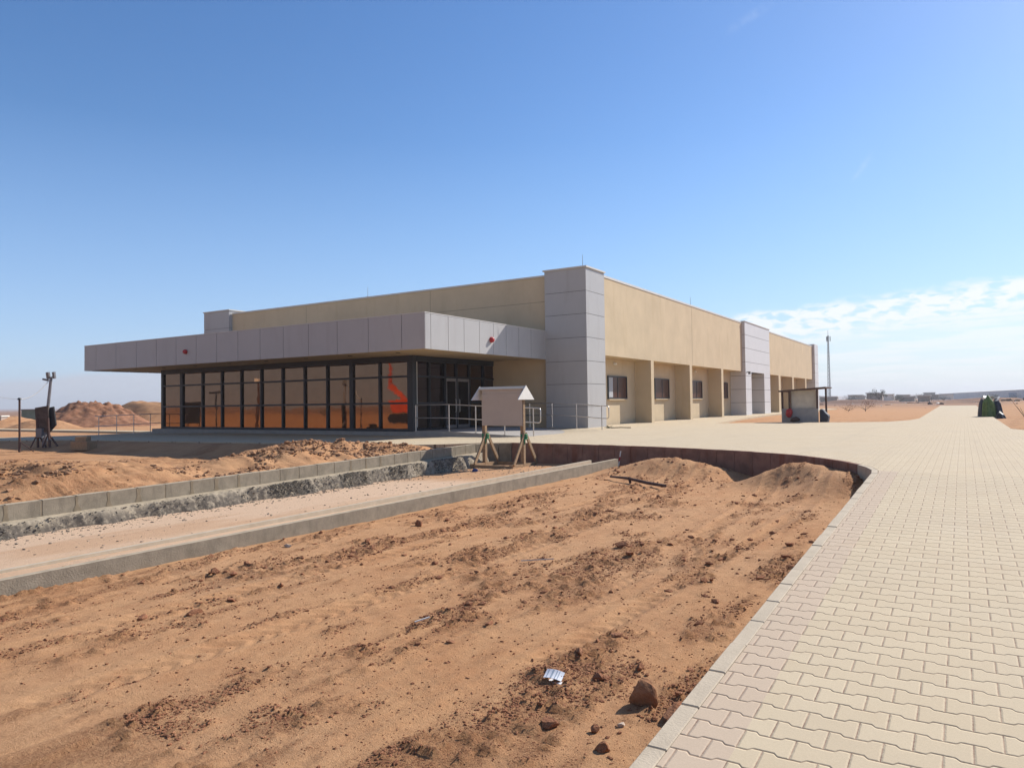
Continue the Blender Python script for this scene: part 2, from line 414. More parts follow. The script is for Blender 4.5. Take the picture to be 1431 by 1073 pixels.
# ------------------------------------------------------------------ ground
KF = -11.9       # far kerb of the lane
KN = -7.45       # near kerb of the lane
def stripes(x, y):
    s = .42 * fbm(x * 1.5 + .15 * np.sin(y * .5), y * .28, 4, 5) + .58 * fbm(x * 4.2, y * 1.5, 5, 21, .6)
    return sm(s, .47, .66)
def ground(x, y):
    x = np.asarray(x, float); y = np.asarray(y, float)
    z = -.12 + .42 * sm(y, 19, 34) * sm(x, -46, -36) + .40 * sm(x, 1.4, 6) * sm(y, 3, 14)
    z = z + .10 * sm(-x, 60, 120) + .0 * x
    r = stripes(x, y)
    near = 1 - sm(np.hypot(x, y), 30, 70)
    lot = sm(x, KN - .3, KN) * sm(-x, 1.0, 1.5) * (1 - sm(y, 17.5, 18.5))
    lane = sm(x, KF - .1, KF + .1) * (1 - sm(x, KN - .5, KN - .2)) * (1 - sm(y, 17.6, 18.2))
    rough = near * (1 - .85 * lane)
    z = z + rough * (.032 * (fbm(x * .55, y * .4, 4, 31) - .5) + r * .026 * (fbm(x * 3.1, y * 2.3, 4, 41) - .42) + .02 * (fbm(x * 7, y * 5.5, 3, 51) - .5))
    cl = fbm(x * 14, y * 13, 3, 61)
    z = z + rough * r * .036 * sm(cl, .55, .75)
    z = z + (1 - near) * .5 * (fbm(x * .01, y * .01, 3, 71) - .5) * sm(np.hypot(x, y), 60, 300)
    for (x0, w, am, ph) in ((-3.15, .13, .35, .0), (-4.75, .13, .35, .0), (-5.65, .10, -.25, 2.0), (-2.35, .10, -.25, 2.0)):
        dx = x - (x0 + am * np.sin(y * .22 + ph)); m_ = np.exp(-(dx / w) ** 4) * lot
        z = z - m_ * (.016 + .008 * np.sin(6.283 * (y + 1.2 * np.abs(dx)) / .16)) * sm(fbm(y * .5, x * 0 + x0, 2, 131), .3, .55) + lot * .010 * np.exp(-((np.abs(dx) - w * 1.35) / .05) ** 2)
    # lot rises a little along the lane kerb and the path kerb
    z = z + lot * (.01 * sm(x, KN + 1.2, KN + .1) + .05 * sm(y, 4, 12) * sm(-x, 3.2, 1.4) - .03)
    # sand heaped in front of the retaining kerb, with one hollow
    def bump(cx, cy, rx, ry, h):
        return h * np.exp(-((x - cx) / rx) ** 2 - ((y - cy) / ry) ** 2)
    z = z + lot * (bump(-5.6, 16.0, 1.3, .8, .34) + bump(-2.75, 14.75, .9, .65, .46) - bump(-3.9, 15.6, .5, .7, .16) + bump(-6.3, 16.5, .8, .6, .12) + bump(-1.85, 13.7, .6, .9, .36))
    # lane floor falls towards the far kerb
    z = z + lane * (-.02 - .13 * sm(-x, 8.6, 11.5) + .012 * (fbm(x * 2, y * .5, 3, 81) - .5))
    z = z + lane * (.006 * np.clip(y - 6, 0, 12)) * sm(-x, 8.7, 11.2)
    z = z + .068 * sm(x, KN - 1.1, KN - .78) * (1 - sm(x, KN - .08, KN + .02)) * (1 - sm(y, 16.3, 16.9)) * (y > -6)
    # spoil thrown up beyond the far kerb
    sp = (1 - sm(x, KF - .25, KF - .05)) * sm(x, -24, -20) * (1 - sm(y, 16.9, 17.4))
    hump = bump(-13.6, 13.2, 1.1, 2.3, .5) + bump(-13.6, 7.0, 1.0, 1.4, .24) + bump(-15.0, 12.3, 1.2, 1.4, .45) + bump(-13.2, 15.6, .75, 1.2, .24) + bump(-14.4, 8.3, 1.7, 1.3, .34) + bump(-16.8, 7.6, 1.5, 1.2, .36) + bump(-14.0, 10.4, 1.2, .9, .24) + bump(-13.3, 6.0, .8, 1.0, .2) + bump(-19, 6.2, 2, 1.5, .3)
    lum = .5 + fbm(x * 1.6, y * 1.3, 4, 91)
    z = z + sp * (.16 * sm(-x, 20, 13) + hump * lum + .06 * (fbm(x * 4, y * 4, 4, 95) - .5))
    ey = np.interp(-x, [12.1, 15, 25, 38, 62], [17.86, 17.7, 16.6, 15.3, 14.6])
    k = sm(y, ey - 1.6, ey - .1) * sm(-x, 12.6, 14.5) * (1 - sm(y, ey + 2, ey + 3)) * (1 - sm(-x, 60, 64))
    z = z * (1 - k) + k * (z_path(x, y) - .035 + .03 * (fbm(x * 3, y * 3, 3, 97) - .5))
    return z, r * rough, lane
def axis(segs):
    a = []
    for lo, hi, n, *p in segs:
        t = np.linspace(0, 1, n, endpoint=False)
        if p and p[0] == 'g':
            s = 1 if lo < hi else -1
            a += list(np.sign(lo) * np.exp(np.linspace(math.log(abs(lo)), math.log(abs(hi)), n, endpoint=False)))
        else: a += list(lo + (hi - lo) * t)
    return np.array(a)
gx = axis([(-7000, -60, 34, 'g'), (-60, -24, 60), (-24, -12.6, 90), (-12.6, -7.8, 110), (-7.8, -1.0, 270), (-1.0, 8, 36), (8, 60, 26), (60, 7000, 34, 'g'), (7000, 7001, 1)])
gy = axis([(-7000, -40, 30, 'g'), (-40, -2, 38), (-2, 2, 10), (2, 7, 210), (7, 12, 150), (12, 18.4, 150), (18.4, 46, 92), (46, 120, 50), (120, 7000, 40, 'g'), (7000, 7001, 1)])
GX, GY = np.meshgrid(gx, gy)
GZ, GR, GL = ground(GX, GY)
out_in = pip(GX, GY, outline)
GZ = np.where(out_in, np.minimum(GZ, z_path(GX, GY) - .12), GZ)
# under the building and its plinth
bld = (GX > -41.6) & (GX < -14.5) & (GY > 29.5) & (GY < 88)
GZ = np.where(bld, -.1, GZ)
# beyond the paving's left part the dirt stays just below its edge
near_edge = (GX < -1.2) & (GY > 2) & (GX > -62) & ~out_in
GZ = np.where(near_edge & (GY > 17.9), np.minimum(GZ, z_path(GX, GY) - .03), GZ)
ny, nx = GX.shape
V = np.stack([GX, GY, GZ], -1).reshape(-1, 3)
idx = np.arange(nx * ny).reshape(ny, nx)
F = np.stack([idx[:-1, :-1], idx[:-1, 1:], idx[1:, 1:], idx[1:, :-1]], -1).reshape(-1, 4)
def np_mesh(name, V, F, smooth=True):
    me = bpy.data.meshes.new(name); k = F.shape[1]
    me.vertices.add(len(V)); me.vertices.foreach_set('co', np.ascontiguousarray(V, np.float32).ravel())
    me.loops.add(F.size); me.loops.foreach_set('vertex_index', np.ascontiguousarray(F, np.int32).ravel())
    me.polygons.add(len(F)); me.polygons.foreach_set('loop_start', np.arange(0, F.size, k, dtype=np.int32))
    me.polygons.foreach_set('loop_total', np.full(len(F), k, np.int32))
    me.polygons.foreach_set('use_smooth', np.full(len(F), smooth))
    me.update(calc_edges=True); me.validate()
    return me
me = np_mesh('ground', V, F)
def fattr(me, name, a):
    at = me.attributes.new(name, 'FLOAT', 'POINT'); at.data.foreach_set('value', np.ascontiguousarray(a, np.float32).ravel())
fattr(me, 'rough', GR)
lanepale = GL * (1 - .75 * sm(GY + .5 * fbm(GX, GY, 3, 103), 12.8, 14.2)) * (.55 + .45 * sm(fbm(GX * 1.3, GY * .35, 4, 101), .35, .6))
fattr(me, 'pale', lanepale)
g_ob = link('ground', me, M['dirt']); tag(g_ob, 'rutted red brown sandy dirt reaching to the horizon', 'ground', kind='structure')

def gz(x, y): return float(ground(np.array([x]), np.array([y]))[0][0])

# ------------------------------------------------------------------ pavement sheet
def pave(name, poly, zoff, mat, label):
    P = np.array(poly); x0, y0 = P.min(0); x1, y1 = P.max(0)
    xs = np.concatenate([np.arange(x0 + .3, -16, 2.5), np.arange(-16, 16, .6)]); ys = np.concatenate([np.arange(y0 + .1, 40, .5), np.arange(40, y1, 6)])
    X, Y = np.meshgrid(xs, ys); X = X.ravel(); Y = Y.ravel(); k = pip(X, Y, poly)
    pts = [Vector(p) for p in poly]; n = len(pts)
    # subdivide the outline
    bnd = []
    for i in range(n):
        a, b = pts[i], pts[(i + 1) % n]; m_ = max(1, int((b - a).length / 1.2))
        for j in range(m_): bnd.append(a.lerp(b, j / m_))
    nb = len(bnd)
    allp = bnd + [Vector((float(a), float(b))) for a, b in zip(X[k], Y[k])]
    r = delaunay_2d_cdt(allp, [(i, (i + 1) % nb) for i in range(nb)], [], 1, 1e-4)
    vv = np.array([(v.x, v.y) for v in r[0]])
    zz = z_path(vv[:, 0], vv[:, 1]) + zoff + .012 * (fbm(vv[:, 0] * .7, vv[:, 1] * .7, 3, 7) - .5)
    me = bpy.data.meshes.new(name)
    me.from_pydata([(a, b, c) for (a, b), c in zip(vv, zz)], [], [tuple(f) for f in r[2]])
    bm = bmesh.new(); bm.from_mesh(me)
    bmesh.ops.recalc_face_normals(bm, faces=bm.faces)
    if sum(f.normal.z for f in bm.faces) < 0: bmesh.ops.reverse_faces(bm, faces=bm.faces)
    top = list(bm.faces); be = [e for e in bm.edges if len(e.link_faces) == 1]
    ex = bmesh.ops.extrude_edge_only(bm, edges=be)
    for v in ex['geom']:
        if isinstance(v, bmesh.types.BMVert): v.co.z -= .16
    bmesh.ops.recalc_face_normals(bm, faces=bm.faces)
    if sum(f.normal.z for f in bm.faces if abs(f.normal.z) > .5) < 0: bmesh.ops.reverse_faces(bm, faces=bm.faces)
    bm.to_mesh(me); bm.free()
    o = link(name, me, mat); tag(o, label, 'pavement', kind='structure')
    return o
pave('pavement', outline, 0.0, M['paver'], 'cream interlocking block paving of the path and the forecourt')

# ------------------------------------------------------------------ path kerb (stones along straight + curved retaining part)
pk = empty('path_kerb', (KX, 3, 0), 'pale concrete kerb edging the block paved path, curving into a retaining edge', 'kerb')
def stone(parent, a_out, b_out, a_in, b_in, ztop_a, ztop_b, depth, mat, gap=.0035, name='kerb_stone'):
    a_out, b_out, a_in, b_in = map(Vector, (a_out, b_out, a_in, b_in))
    d = (b_out - a_out).normalized() * gap
    dz = random.uniform(-.004, .004)
    mb = MB()
    tops = [(a_out + d, ztop_a), (b_out - d, ztop_b), (b_in - d, ztop_b), (a_in + d, ztop_a)]
    vs = [(p.x, p.y, z - depth) for p, z in tops] + [(p.x, p.y, z + dz) for p, z in tops]
    mb.add(vs, [(3, 2, 1, 0), (4, 5, 6, 7), (0, 1, 5, 4), (1, 2, 6, 5), (2, 3, 7, 6), (3, 0, 4, 7)])
    return mb.build(name, mat, parent, bevel=.005)
y = -2.0; SL = .46
while y < 12.35:
    y2 = min(y + SL, 12.4)
    za, zb = float(z_path(-1.2, y)) + .006, float(z_path(-1.2, y2)) + .006
    stone(pk, (KX, y, 0), (KX, y2, 0), (KX + KW - .003, y, 0), (KX + KW - .003, y2, 0), za, zb, .34, M['kerb'])
    y = y2
# arc length resample
def resample(pts, step):
    out = [pts[0].copy()]; acc = 0
    for i in range(1, len(pts)):
        a, b = pts[i - 1], pts[i]; L = (b - a).length; t = 0
        while acc + (L - t) >= step:
            t += step - acc; acc = 0; out.append(a.lerp(b, t / L))
        acc += L - t
    if (out[-1] - pts[-1]).length > step * .3: out.append(pts[-1].copy())
    else: out[-1] = pts[-1].copy()
    return out
rc = resample(cur, .5); rin = offset_line(rc, KW - .003)
for i in range(len(rc) - 1):
    za = float(z_path(rc[i].x, rc[i].y)) + .006; zb = float(z_path(rc[i + 1].x, rc[i + 1].y)) + .006
    stone(pk, rc[i], rc[i + 1], rin[i], rin[i + 1], za, zb, .62, M['kerb_dirty_shade'] if i > 2 else M['kerb'], gap=.003)

# ------------------------------------------------------------------ lane kerbs
fk = empty('block_kerb', (KF, 10, 0), 'grey concrete block kerb with brown joints on a rough footing beside the lane', 'kerb')
def zfk(y): return .125 + .0185 * (y - 2.0) - .012
y = -4.0
while y < 17.0:
    y2 = y + .5
    stone(fk, (KF, y, 0), (KF, y2, 0), (KF - .13, y, 0), (KF - .13, y2, 0), zfk(y), zfk(y2), .30, M['concrete'], gap=.009, name='kerb_block')
    y = y2
arc = [Vector((KF + .75 - .75 * math.cos(t), 17.0 + .72 * math.sin(t), 0)) for t in np.linspace(0, math.pi / 2, 4)]
arci = [Vector((KF + .75 - .88 * math.cos(t), 17.0 + .85 * math.sin(t), 0)) for t in np.linspace(0, math.pi / 2, 4)]
for i in range(3):
    stone(fk, arc[i], arc[i + 1], arci[i], arci[i + 1], zfk(17), zfk(17), .75, M['concrete'], gap=.009, name='kerb_block')
mj = MB(); y = -3.5
while y < 17:
    mj.box(KF - .12, KF - .004, y - .012, y + .012, zfk(y) - .30, zfk(y) - .012)
    y += .5
mj.build('mortar_joints', M['block_stain'], fk)
# wet looking mortar smears on the face beside the joints (thin raised mortar)
ms = MB(); y = -3.5
while y < 13.5:
    if random.random() < .8:
        w0 = random.uniform(.03, .07); w1 = random.uniform(.05, .10); zt = zfk(y)
        ms.prism([(y - w0 * .5, zt - .01), (y + w0, zt - .01), (y + w0 * .8, zt - .12), (y + w1, zt - .28), (y - w1 * .6, zt - .28), (y - w0 * .2, zt - .13)], 'x', KF, KF + .004)
    y += .5
ms.build('mortar_smears', M['block_stain'], fk)
# footing: rough haunch of concrete, lumpy
def strip_mesh(name, mat, parent, x0, x1, y0, y1, nxs, nys, fz):
    xs = np.linspace(x0, x1, nxs); ys = np.linspace(y0, y1, nys); X, Y = np.meshgrid(xs, ys); Z, X2 = fz(X, Y)
    off = ORG[parent] if parent is not None else Vector((0, 0, 0))
    V = np.stack([X2 - off.x, Y - off.y, Z - off.z], -1).reshape(-1, 3); idx = np.arange(X.size).reshape(X.shape)
    F = np.stack([idx[:-1, :-1], idx[:-1, 1:], idx[1:, 1:], idx[1:, :-1]], -1).reshape(-1, 4)
    return link(name, np_mesh(name, V, F), mat, parent)
def fz(X, Y):
    t = (X - KF) / .50
    edge = fbm(Y * 2.2, Y * 0 + 3, 4, 201)
    prof = np.where(t < .55, -.035 * t, -.02 - .40 * np.clip((t - .55) / .45, 0, 1) ** 1.2)
    lump = sm(fbm(X * 17, Y * 17, 3, 211), .42, .66)
    base = zfk(Y) - .245 + prof + .04 * (fbm(X * 5, Y * 5, 5, 203, .6) - .5) * sm(t, 0, .2) + .012 * (lump - .4) * sm(t, .3, .6) + .012 * (fbm(X * 30, Y * 30, 3, 207) - .5)
    return base, KF + .001 + (X - KF) * (.62 + .55 * edge)
fo = strip_mesh('concrete_footing', M['mortar'], fk, KF, KF + .50, -4, 17.1, 30, 1300, fz)
Xf, Yf = np.meshgrid(np.linspace(KF, KF + .5, 30), np.linspace(-4, 17.1, 1300)); fattr(fo.data, 'low', sm((Xf - KF) / .5 + .5 * (fbm(Yf * 1.1, Yf * 0, 4, 219) - .5), .40, .58) * sm(Yf, 15.5, 11))

nk = MB()
def znk(y): return .008 + .0075 * (y - 3) + .004
ys = list(np.arange(-4, 16.81, .8)); 
for a, b in zip(ys[:-1], ys[1:]):
    vs = []
    for yy in (a, b):
        for (dx, dz) in ((-.045, -.4), (.045, -.4), (.048, 0), (-.045, 0)): vs.append((KN + dx, yy, znk(yy) + dz))
    fs = [(0, 1, 5, 4), (1, 2, 6, 5), (2, 3, 7, 6), (3, 0, 4, 7)]
    if a == ys[0]: fs.append((3, 2, 1, 0))
    if b == ys[-1]: fs.append((4, 5, 6, 7))
    nk.add(vs, fs)
lone(nk, 'lane_kerb', M['concrete'], 'long low cast concrete kerb on the near side of the sandy lane', 'kerb', smooth=False)
ns = MB()
for a, b in zip(ys[:-1], ys[1:]):
    def zz(yy): return -.045 + .0075 * (yy - 3)
    vs = []
    for yy in (a, b):
        for (dx, dz) in ((-.03, -.3), (.03, -.3), (.03, 0), (-.03, 0)): vs.append((KN - .72 + dx, yy, zz(yy) + dz))
    ns.add(vs, [(0, 1, 5, 4), (1, 2, 6, 5), (2, 3, 7, 6), (3, 0, 4, 7)] + ([(3, 2, 1, 0)] if a == ys[0] else []) + ([(4, 5, 6, 7)] if b == ys[-1] else []))
lone(ns, 'edging_strip', M['kerb'], 'narrow pale edging strip lying half buried inside the sandy lane', 'edging')

# ------------------------------------------------------------------ plinth and ramp
pl = MB(); pl.box(-37.6, -19.02, 22.92, 29.2, -.1, .425)
o = pl.build('plinth', M['plinth'], None); tag(o, 'low grey plinth under the glass pavilion', 'plinth', kind='structure')
rp = MB()
rp.prism([(-19.018, -.1), (-19.018, .47), (-17.3, .468), (-13.2, .292), (-13.2, -.1)], 'y', 22.85, 28.0)
o = rp.build('ramp', M['plinth'], None); tag(o, 'shallow concrete ramp up to the glass door', 'ramp', kind='structure')

# ------------------------------------------------------------------ the building
TX, TY = -14.19, 29.0
B = empty('office_building', (-28, 29.25, .4), 'long flat roofed beige building with grey panelled corner tower and glazed entrance pavilion', 'building')
body = MB(); body.box(-41.5, -15.19, 29.25, 88.0, .0, 3.745)
body.build('wall', M['beige'], B)
up = MB(); up.box(-41.5, -14.25, 29.25, 88.0, 3.75, 7.42)
up.build('upper_wall', M['beige'], B)
for xj in (-32.46, -23.24):
    jt = MB(); jt.box(xj - .012, xj + .012, 29.246, 29.249, 4.9, 7.40); jt.build('wall_joint', M['joint'], B)
jt = MB(); jt.box(-23.2, -16.35, 29.246, 29.249, 6.25, 6.275); jt.build('wall_joint', M['joint'], B)
for yj in (44.0,):
    jt = MB(); jt.box(-14.249, -14.246, yj - .012, yj + .012, 3.8, 7.38)
    jt.build('wall_joint', M['joint'], B)
cp = MB()
cp.box(-39.15, -16.35, 29.19, 29.55, 7.423, 7.50)
cp.box(-14.55, -14.225, 30.97, 55.98, 7.423, 7.53)
cp.box(-14.55, -14.225, 64.22, 86.4, 7.423, 7.53)
cp.build('parapet_coping', M['coping'], B)

def clad_block(name, x0, x1, y0, y1, z0, z1, seams, faces, mat, parent):
    """panels on a dark core: real gaps make the seams"""
    core = MB(); core.box(x0 + .02, x1 - .02, y0 + .02, y1 - .02, z0, z1 - .01)
    c = core.build(name, M['seam'], parent)
    pn = MB(); zs = [z0] + seams + [z1]
    for a, b in zip(zs[:-1], zs[1:]):
        a2 = a + (.009 if a != z0 else 0); b2 = b - (.009 if b != z1 else 0)
        if 'f' in faces: pn.box(x0, x1, y0, y0 + .016, a2, b2)
        if 'r' in faces: pn.box(x1 - .016, x1, y0 + .018, y1 - .018, a2, b2)
        if 'l' in faces: pn.box(x0, x0 + .016, y0 + .018, y1 - .018, a2, b2)
        if 'b' in faces: pn.box(x0, x1, y1 - .016, y1, a2, b2)
    pn.build('cladding', mat, c)
    return c
sz = [1.36, 2.377, 3.407, 4.473, 5.534, 6.56]
tw = clad_block('corner_tower', -16.31, TX, TY, 30.95, .2, 7.60, sz, 'frlb', M['grey_panel'], B)
k = MB(); k.box(-16.38, TX + .06, TY - .06, 31.0, 7.602, 7.67); k.build('tower_cap', M['coping'], tw)
st = clad_block('stair_tower', -41.75, -39.2, TY, 31.4, .2, 7.66, sz, 'frlb', M['grey_panel'], B)
k = MB(); k.box(-41.8, -39.15, TY - .05, 31.45, 7.662, 7.72); k.build('tower_cap', M['coping'], st)

# portal in the long side
pt = MB(); pc = MB()
def clad_piece(x0, x1, y0, y1, z0, z1):
    pc.box(x0 + .02, x1 - .02, y0 + .02, y1 - .02, z0, z1)
    zs = [z0] + [s for s in sz if z0 + .2 < s < z1 - .2] + [z1]
    for a, b in zip(zs[:-1], zs[1:]):
        a2 = a + (.012 if a != z0 else 0); b2 = b - (.012 if b != z1 else 0)
        pt.box(x1 - .016, x1, y0, y1, a2, b2); pt.box(x0, x1 - .018, y0, y0 + .016, a2, b2); pt.box(x0, x1 - .018, y1 - .016, y1, a2, b2)
clad_piece(-15.18, -14.02, 56.0, 57.75, .2, 3.72)
clad_piece(-15.18, -14.02, 62.05, 64.2, .2, 3.72)
clad_piece(-15.18, -14.02, 56.0, 64.2, 3.725, 7.55)
pm = pc.build('portal', M['seam'], B)
M['lit_panel'] = plain('lit grey cladding', (.60, .585, .585), .4, .04, 1.2, spec=.5)  # grey cladding again, its sunlit brightness put into the colour
pt.build('cladding', M['lit_panel'], pm)
k = MB(); k.box(-15.2, -13.97, 55.96, 64.24, 7.552, 7.60); k.build('tower_cap', M['coping'], pm)
ep = clad_block('end_tower', -15.18, -14.0, 86.4, 88.6, .2, 7.72, sz, 'frb', M['lit_panel'], B)
# pillars
for (a, b) in ((36.92, 37.34), (43.43, 43.88), (50.27, 50.76), (68.7, 69.5), (74.9, 75.6), (81.8, 82.4)):
    p = MB(); p.box(-15.188, -14.25, a, b, .1, 3.748); p.build('pillar', M['beige'], B)
# windows in the recesses
for i, (a, b) in enumerate(((33.3, 35.7), (39.8, 42.2), (46.3, 48.72), (52.6, 55.05), (65.2, 67.6), (71.0, 73.4), (77.2, 79.6), (83.2, 85.4))):
    w = MB(); x1 = -15.12; x0 = -15.188; z0, z1 = 1.69, 2.88
    w.box(x0, x1, a, a + .07, z0, z1); w.box(x0, x1, b - .07, b, z0, z1); w.box(x0, x1, a + .07, b - .07, z1 - .07, z1); w.box(x0, x1, a + .07, b - .07, z0, z0 + .07)
    w.box(x0, x1 - .01, (a + b) / 2 - .03, (a + b) / 2 + .03, z0 + .07, z1 - .07)
    fr = w.build('window', M['frame'], B)
    g = MB(); g.box(x0, -15.15, a + .07, (a + b) / 2 - .03, z0 + .07, z1 - .07); g.box(x0, -15.155, (a + b) / 2 + .03, b - .07, z0 + .07, z1 - .07); g.build('pane', M['glass_brown'], fr)
    s = MB(); s.box(-15.188, -15.05, a - .05, b + .05, z0 - .05, z0 - .003); s.build('sill', M['beige'], fr)
    if i == 0:
        c = MB()
        for q in range(6): c.box(-15.148, -15.143, a + .09 + q * .085, a + .155 + q * .085, z0 + .09, z1 - .09)
        c.build('blind', M['curtain'], fr)
# wall lamps
for (lx, ly, lz) in ((-15.17, 34.18, 3.50), (-15.17, 47.3, 3.50)):
    l = MB(); l.box(lx, lx + .05, ly - .12, ly + .12, lz - .06, lz + .06); l.sphere((lx + .07, ly, lz), .1, 10, 6, (.7, 1, .6)); l.build('wall_lamp', M['white'], B)
l = MB(); l.tube([(-14.02, 56.2, 3.66), (-13.82, 56.2, 3.70)], .03, 6); l.box(-13.86, -13.70, 56.12, 56.28, 3.52, 3.72); l.build('wall_lamp', M['lamp_grey'], B)
# lightning rods
for (x, y_, z) in ((-14.43, 29.2, 7.67), (-27.64, 29.3, 7.5), (-14.4, 44.3, 7.53)):
    r_ = MB(); r_.tube([(x, y_, z), (x, y_, z + .55)], [.012, .008], 5); r_.box(x - .04, x + .04, y_ - .04, y_ + .04, z, z + .03); r_.build('lightning_rod', M['pole'], B)

# canopy -----------------------------------------------------------------
CX0, CX1, CY0, CY1, CZ0, CZ1 = -39.27, -16.31, 20.2, 29.2, 3.55, 4.85
ca = MB(); ca.box(CX0 + .02, CX1 - .02, CY0 + .02, CY1, 3.66, CZ1 - .03)
can = ca.build('canopy', M['seam'], B)
rd = MB(); rd.box(CX0 + .1, CX1 - .1, CY0 + .1, CY1 - .01, CZ1 - .028, CZ1 - .005); rd.build('bounce_deck', M['roof_bounce'], can)  # unseen pale sheet added to bounce light onto the front wall
fp = MB()
sx = [CX0, -38.14, -36.27, -34.46, -32.78, -31.2, -29.67, -28.18, -26.71, -25.25, -23.8, -22.31, -20.69, -19.05, -17.4, CX1]
for a, b in zip(sx[:-1], sx[1:]): fp.box(a + (.011 if a != CX0 else 0), b - (.011 if b != CX1 else 0), CY0, CY0 + .016, CZ0, CZ1)
sy = [CY0 + .018, 20.54, 21.59, 22.6, 23.65, 24.66, 25.63, 26.65, 27.7, CY1]
for a, b in zip(sy[:-1], sy[1:]):
    fp.box(CX1 - .016, CX1, a + .011, b - .011, CZ0, CZ1); fp.box(CX0, CX0 + .016, a + .011, b - .011, CZ0, CZ1)
fp.build('fascia_panels', M['grey_panel'], can)
ed = MB()
ed.box(CX0 - .01, CX1 + .01, CY0 - .012, CY0 + .10, CZ1 + .002, CZ1 + .03); ed.box(CX1 - .1, CX1 + .012, CY0 + .102, CY1, CZ1 + .002, CZ1 + .03); ed.box(CX0 - .01, CX0 + .1, CY0 + .102, CY1, CZ1 + .002, CZ1 + .03)
ed.build('fascia_trim', M['coping'], can)
so = MB(); so.box(CX0 + .018, CX1 - .018, CY0 + .018, CY1, 3.60, 3.655); so.build('soffit', M['soffit'], can)
for x in np.arange(-37, -17, 2.6):
    dl = MB(); dl.tube([(x, 21.6, 3.601), (x, 21.6, 3.585)], .09, 12); dl.build('downlight', M['frame'], can)
for (px, py_, pz, d) in ((-30.43, 20.2, 4.13, 'f'), (-16.31, 24.47, 4.15, 'r')):
    s = MB()
    if d == 'f': s.tube([(px, py_, pz), (px, py_ - .05, pz), (px, py_ - .12, pz), (px, py_ - .15, pz)], [.11, .11, .085, .05], 12)
    else: s.tube([(px, py_, pz), (px + .05, py_, pz), (px + .12, py_, pz), (px + .15, py_, pz)], [.12, .12, .09, .05], 12)
    s.build('alarm_bell', M['red'], B)

# glazing ---------------------------------------------------------------
GY0 = 23.1; GX1 = -19.32; GX0 = -37.05
zb, z_t = .425, 3.60
cw = MB()
cw.box(GX0, GX0 + .2, GY0, GY0 + .2, zb, z_t)                   # left post
cw.box(GX1 - .30, GX1, GY0, GY0 + .25, zb, z_t)                  # corner post
mx = [-36.85, -35.24, -33.46, -31.87, -30.34, -28.84, -27.32, -25.81, -24.34, -22.83, -21.18, GX1 - .30]
for i, x in enumerate(mx[1:-1]):
    w = .11 if i in (0, 8) else .05
    cw.box(x - w, x + w, GY0 + .002, GY0 + .15, zb, z_t)
spans = list(zip(mx[:-1], mx[1:]))
rails = [(zb, .54), (1.57, 1.65), (2.69, 2.77), (3.36, z_t)]
for i, (a, b) in enumerate(spans):
    wa = 0 if i == 0 else (.11 if i - 1 in (0, 8) else .05); wb = 0 if i == len(spans) - 1 else (.11 if i in (0, 8) else .05)
    for (c, d) in rails: cw.box(a + wa + .001, b - wb - .001, GY0 + .006, GY0 + .145, c, d)
# side run
smy = [GY0 + .25, 24.25, 25.36, 26.2, 27.2, 28.35, 29.24]
for y_ in smy[1:-1]: cw.box(GX1 - .15, GX1 - .002, y_ - .04, y_ + .04, zb + .05, z_t)
for i, (a, b) in enumerate(zip(smy[:-1], smy[1:])):
    for (c, d) in ([(.475, .54)] if i not in (2, 3) else []) + ([(1.57, 1.65)] if i not in (2, 3) else []) + [(2.69, 2.77), (3.36, z_t)]:
        cw.box(GX1 - .145, GX1 - .006, a + .041, b - .041, c, d)
cwo = cw.build('curtain_wall', M['frame'], B)
for i, (a, b) in enumerate(spans):
    for (c, d) in ((.54, 1.57), (1.65, 2.69), (2.77, 3.36)):
        p = MB(); p.obox(((a + b) / 2, GY0 + .09, (c + d) / 2), (b - a, .02, d - c), (random.uniform(-.0022, .0022), 0, random.uniform(-.0022, .0022)))
        p.build('glass_pane', M['glass'], cwo)
for i, (a, b) in enumerate(zip(smy[:-1], smy[1:])):
    for (c, d) in ((.5, 1.57), (1.65, 2.69), (2.77, 3.36)):
        if i in (2, 3) and c < 2.7: continue
        p = MB(); p.obox((GX1 - .09, (a + b) / 2, (c + d) / 2), (.02, b - a, d - c), (0, random.uniform(-.002, .002), random.uniform(-.002, .002)))
        p.build('glass_pane', M['glass_dark'], cwo)
edge = MB(); edge.box(GX1 - .001, GX1 + .012, GY0 + .252, GY0 + .285, .6, 3.34); edge.build('steel_strip', M['coping'], cwo)
for i, (a, b) in enumerate(((25.40, 26.18), (26.22, 27.16))):
    d = MB(); x0, x1 = GX1 - .09, GX1 - .02
    d.box(x0, x1, a, a + .07, .48, 2.68); d.box(x0, x1, b - .07, b, .48, 2.68); d.box(x0, x1, a + .07, b - .07, 2.56, 2.68); d.box(x0, x1, a + .07, b - .07, .48, .62)
    do = d.build('door', M['door_metal'], B)
    g = MB(); g.box(x0 + .02, x1 - .02, a + .07, b - .07, .62, 2.56); g.build('pane', M['glass_door'], do)
    h = MB(); hy = b - .12 if i == 0 else a + .12
    h.tube([(x1, hy, 1.2), (x1 + .05, hy, 1.2), (x1 + .05, hy, 1.75), (x1, hy, 1.75)], .014, 6); h.build('handle', M['steel'], do)

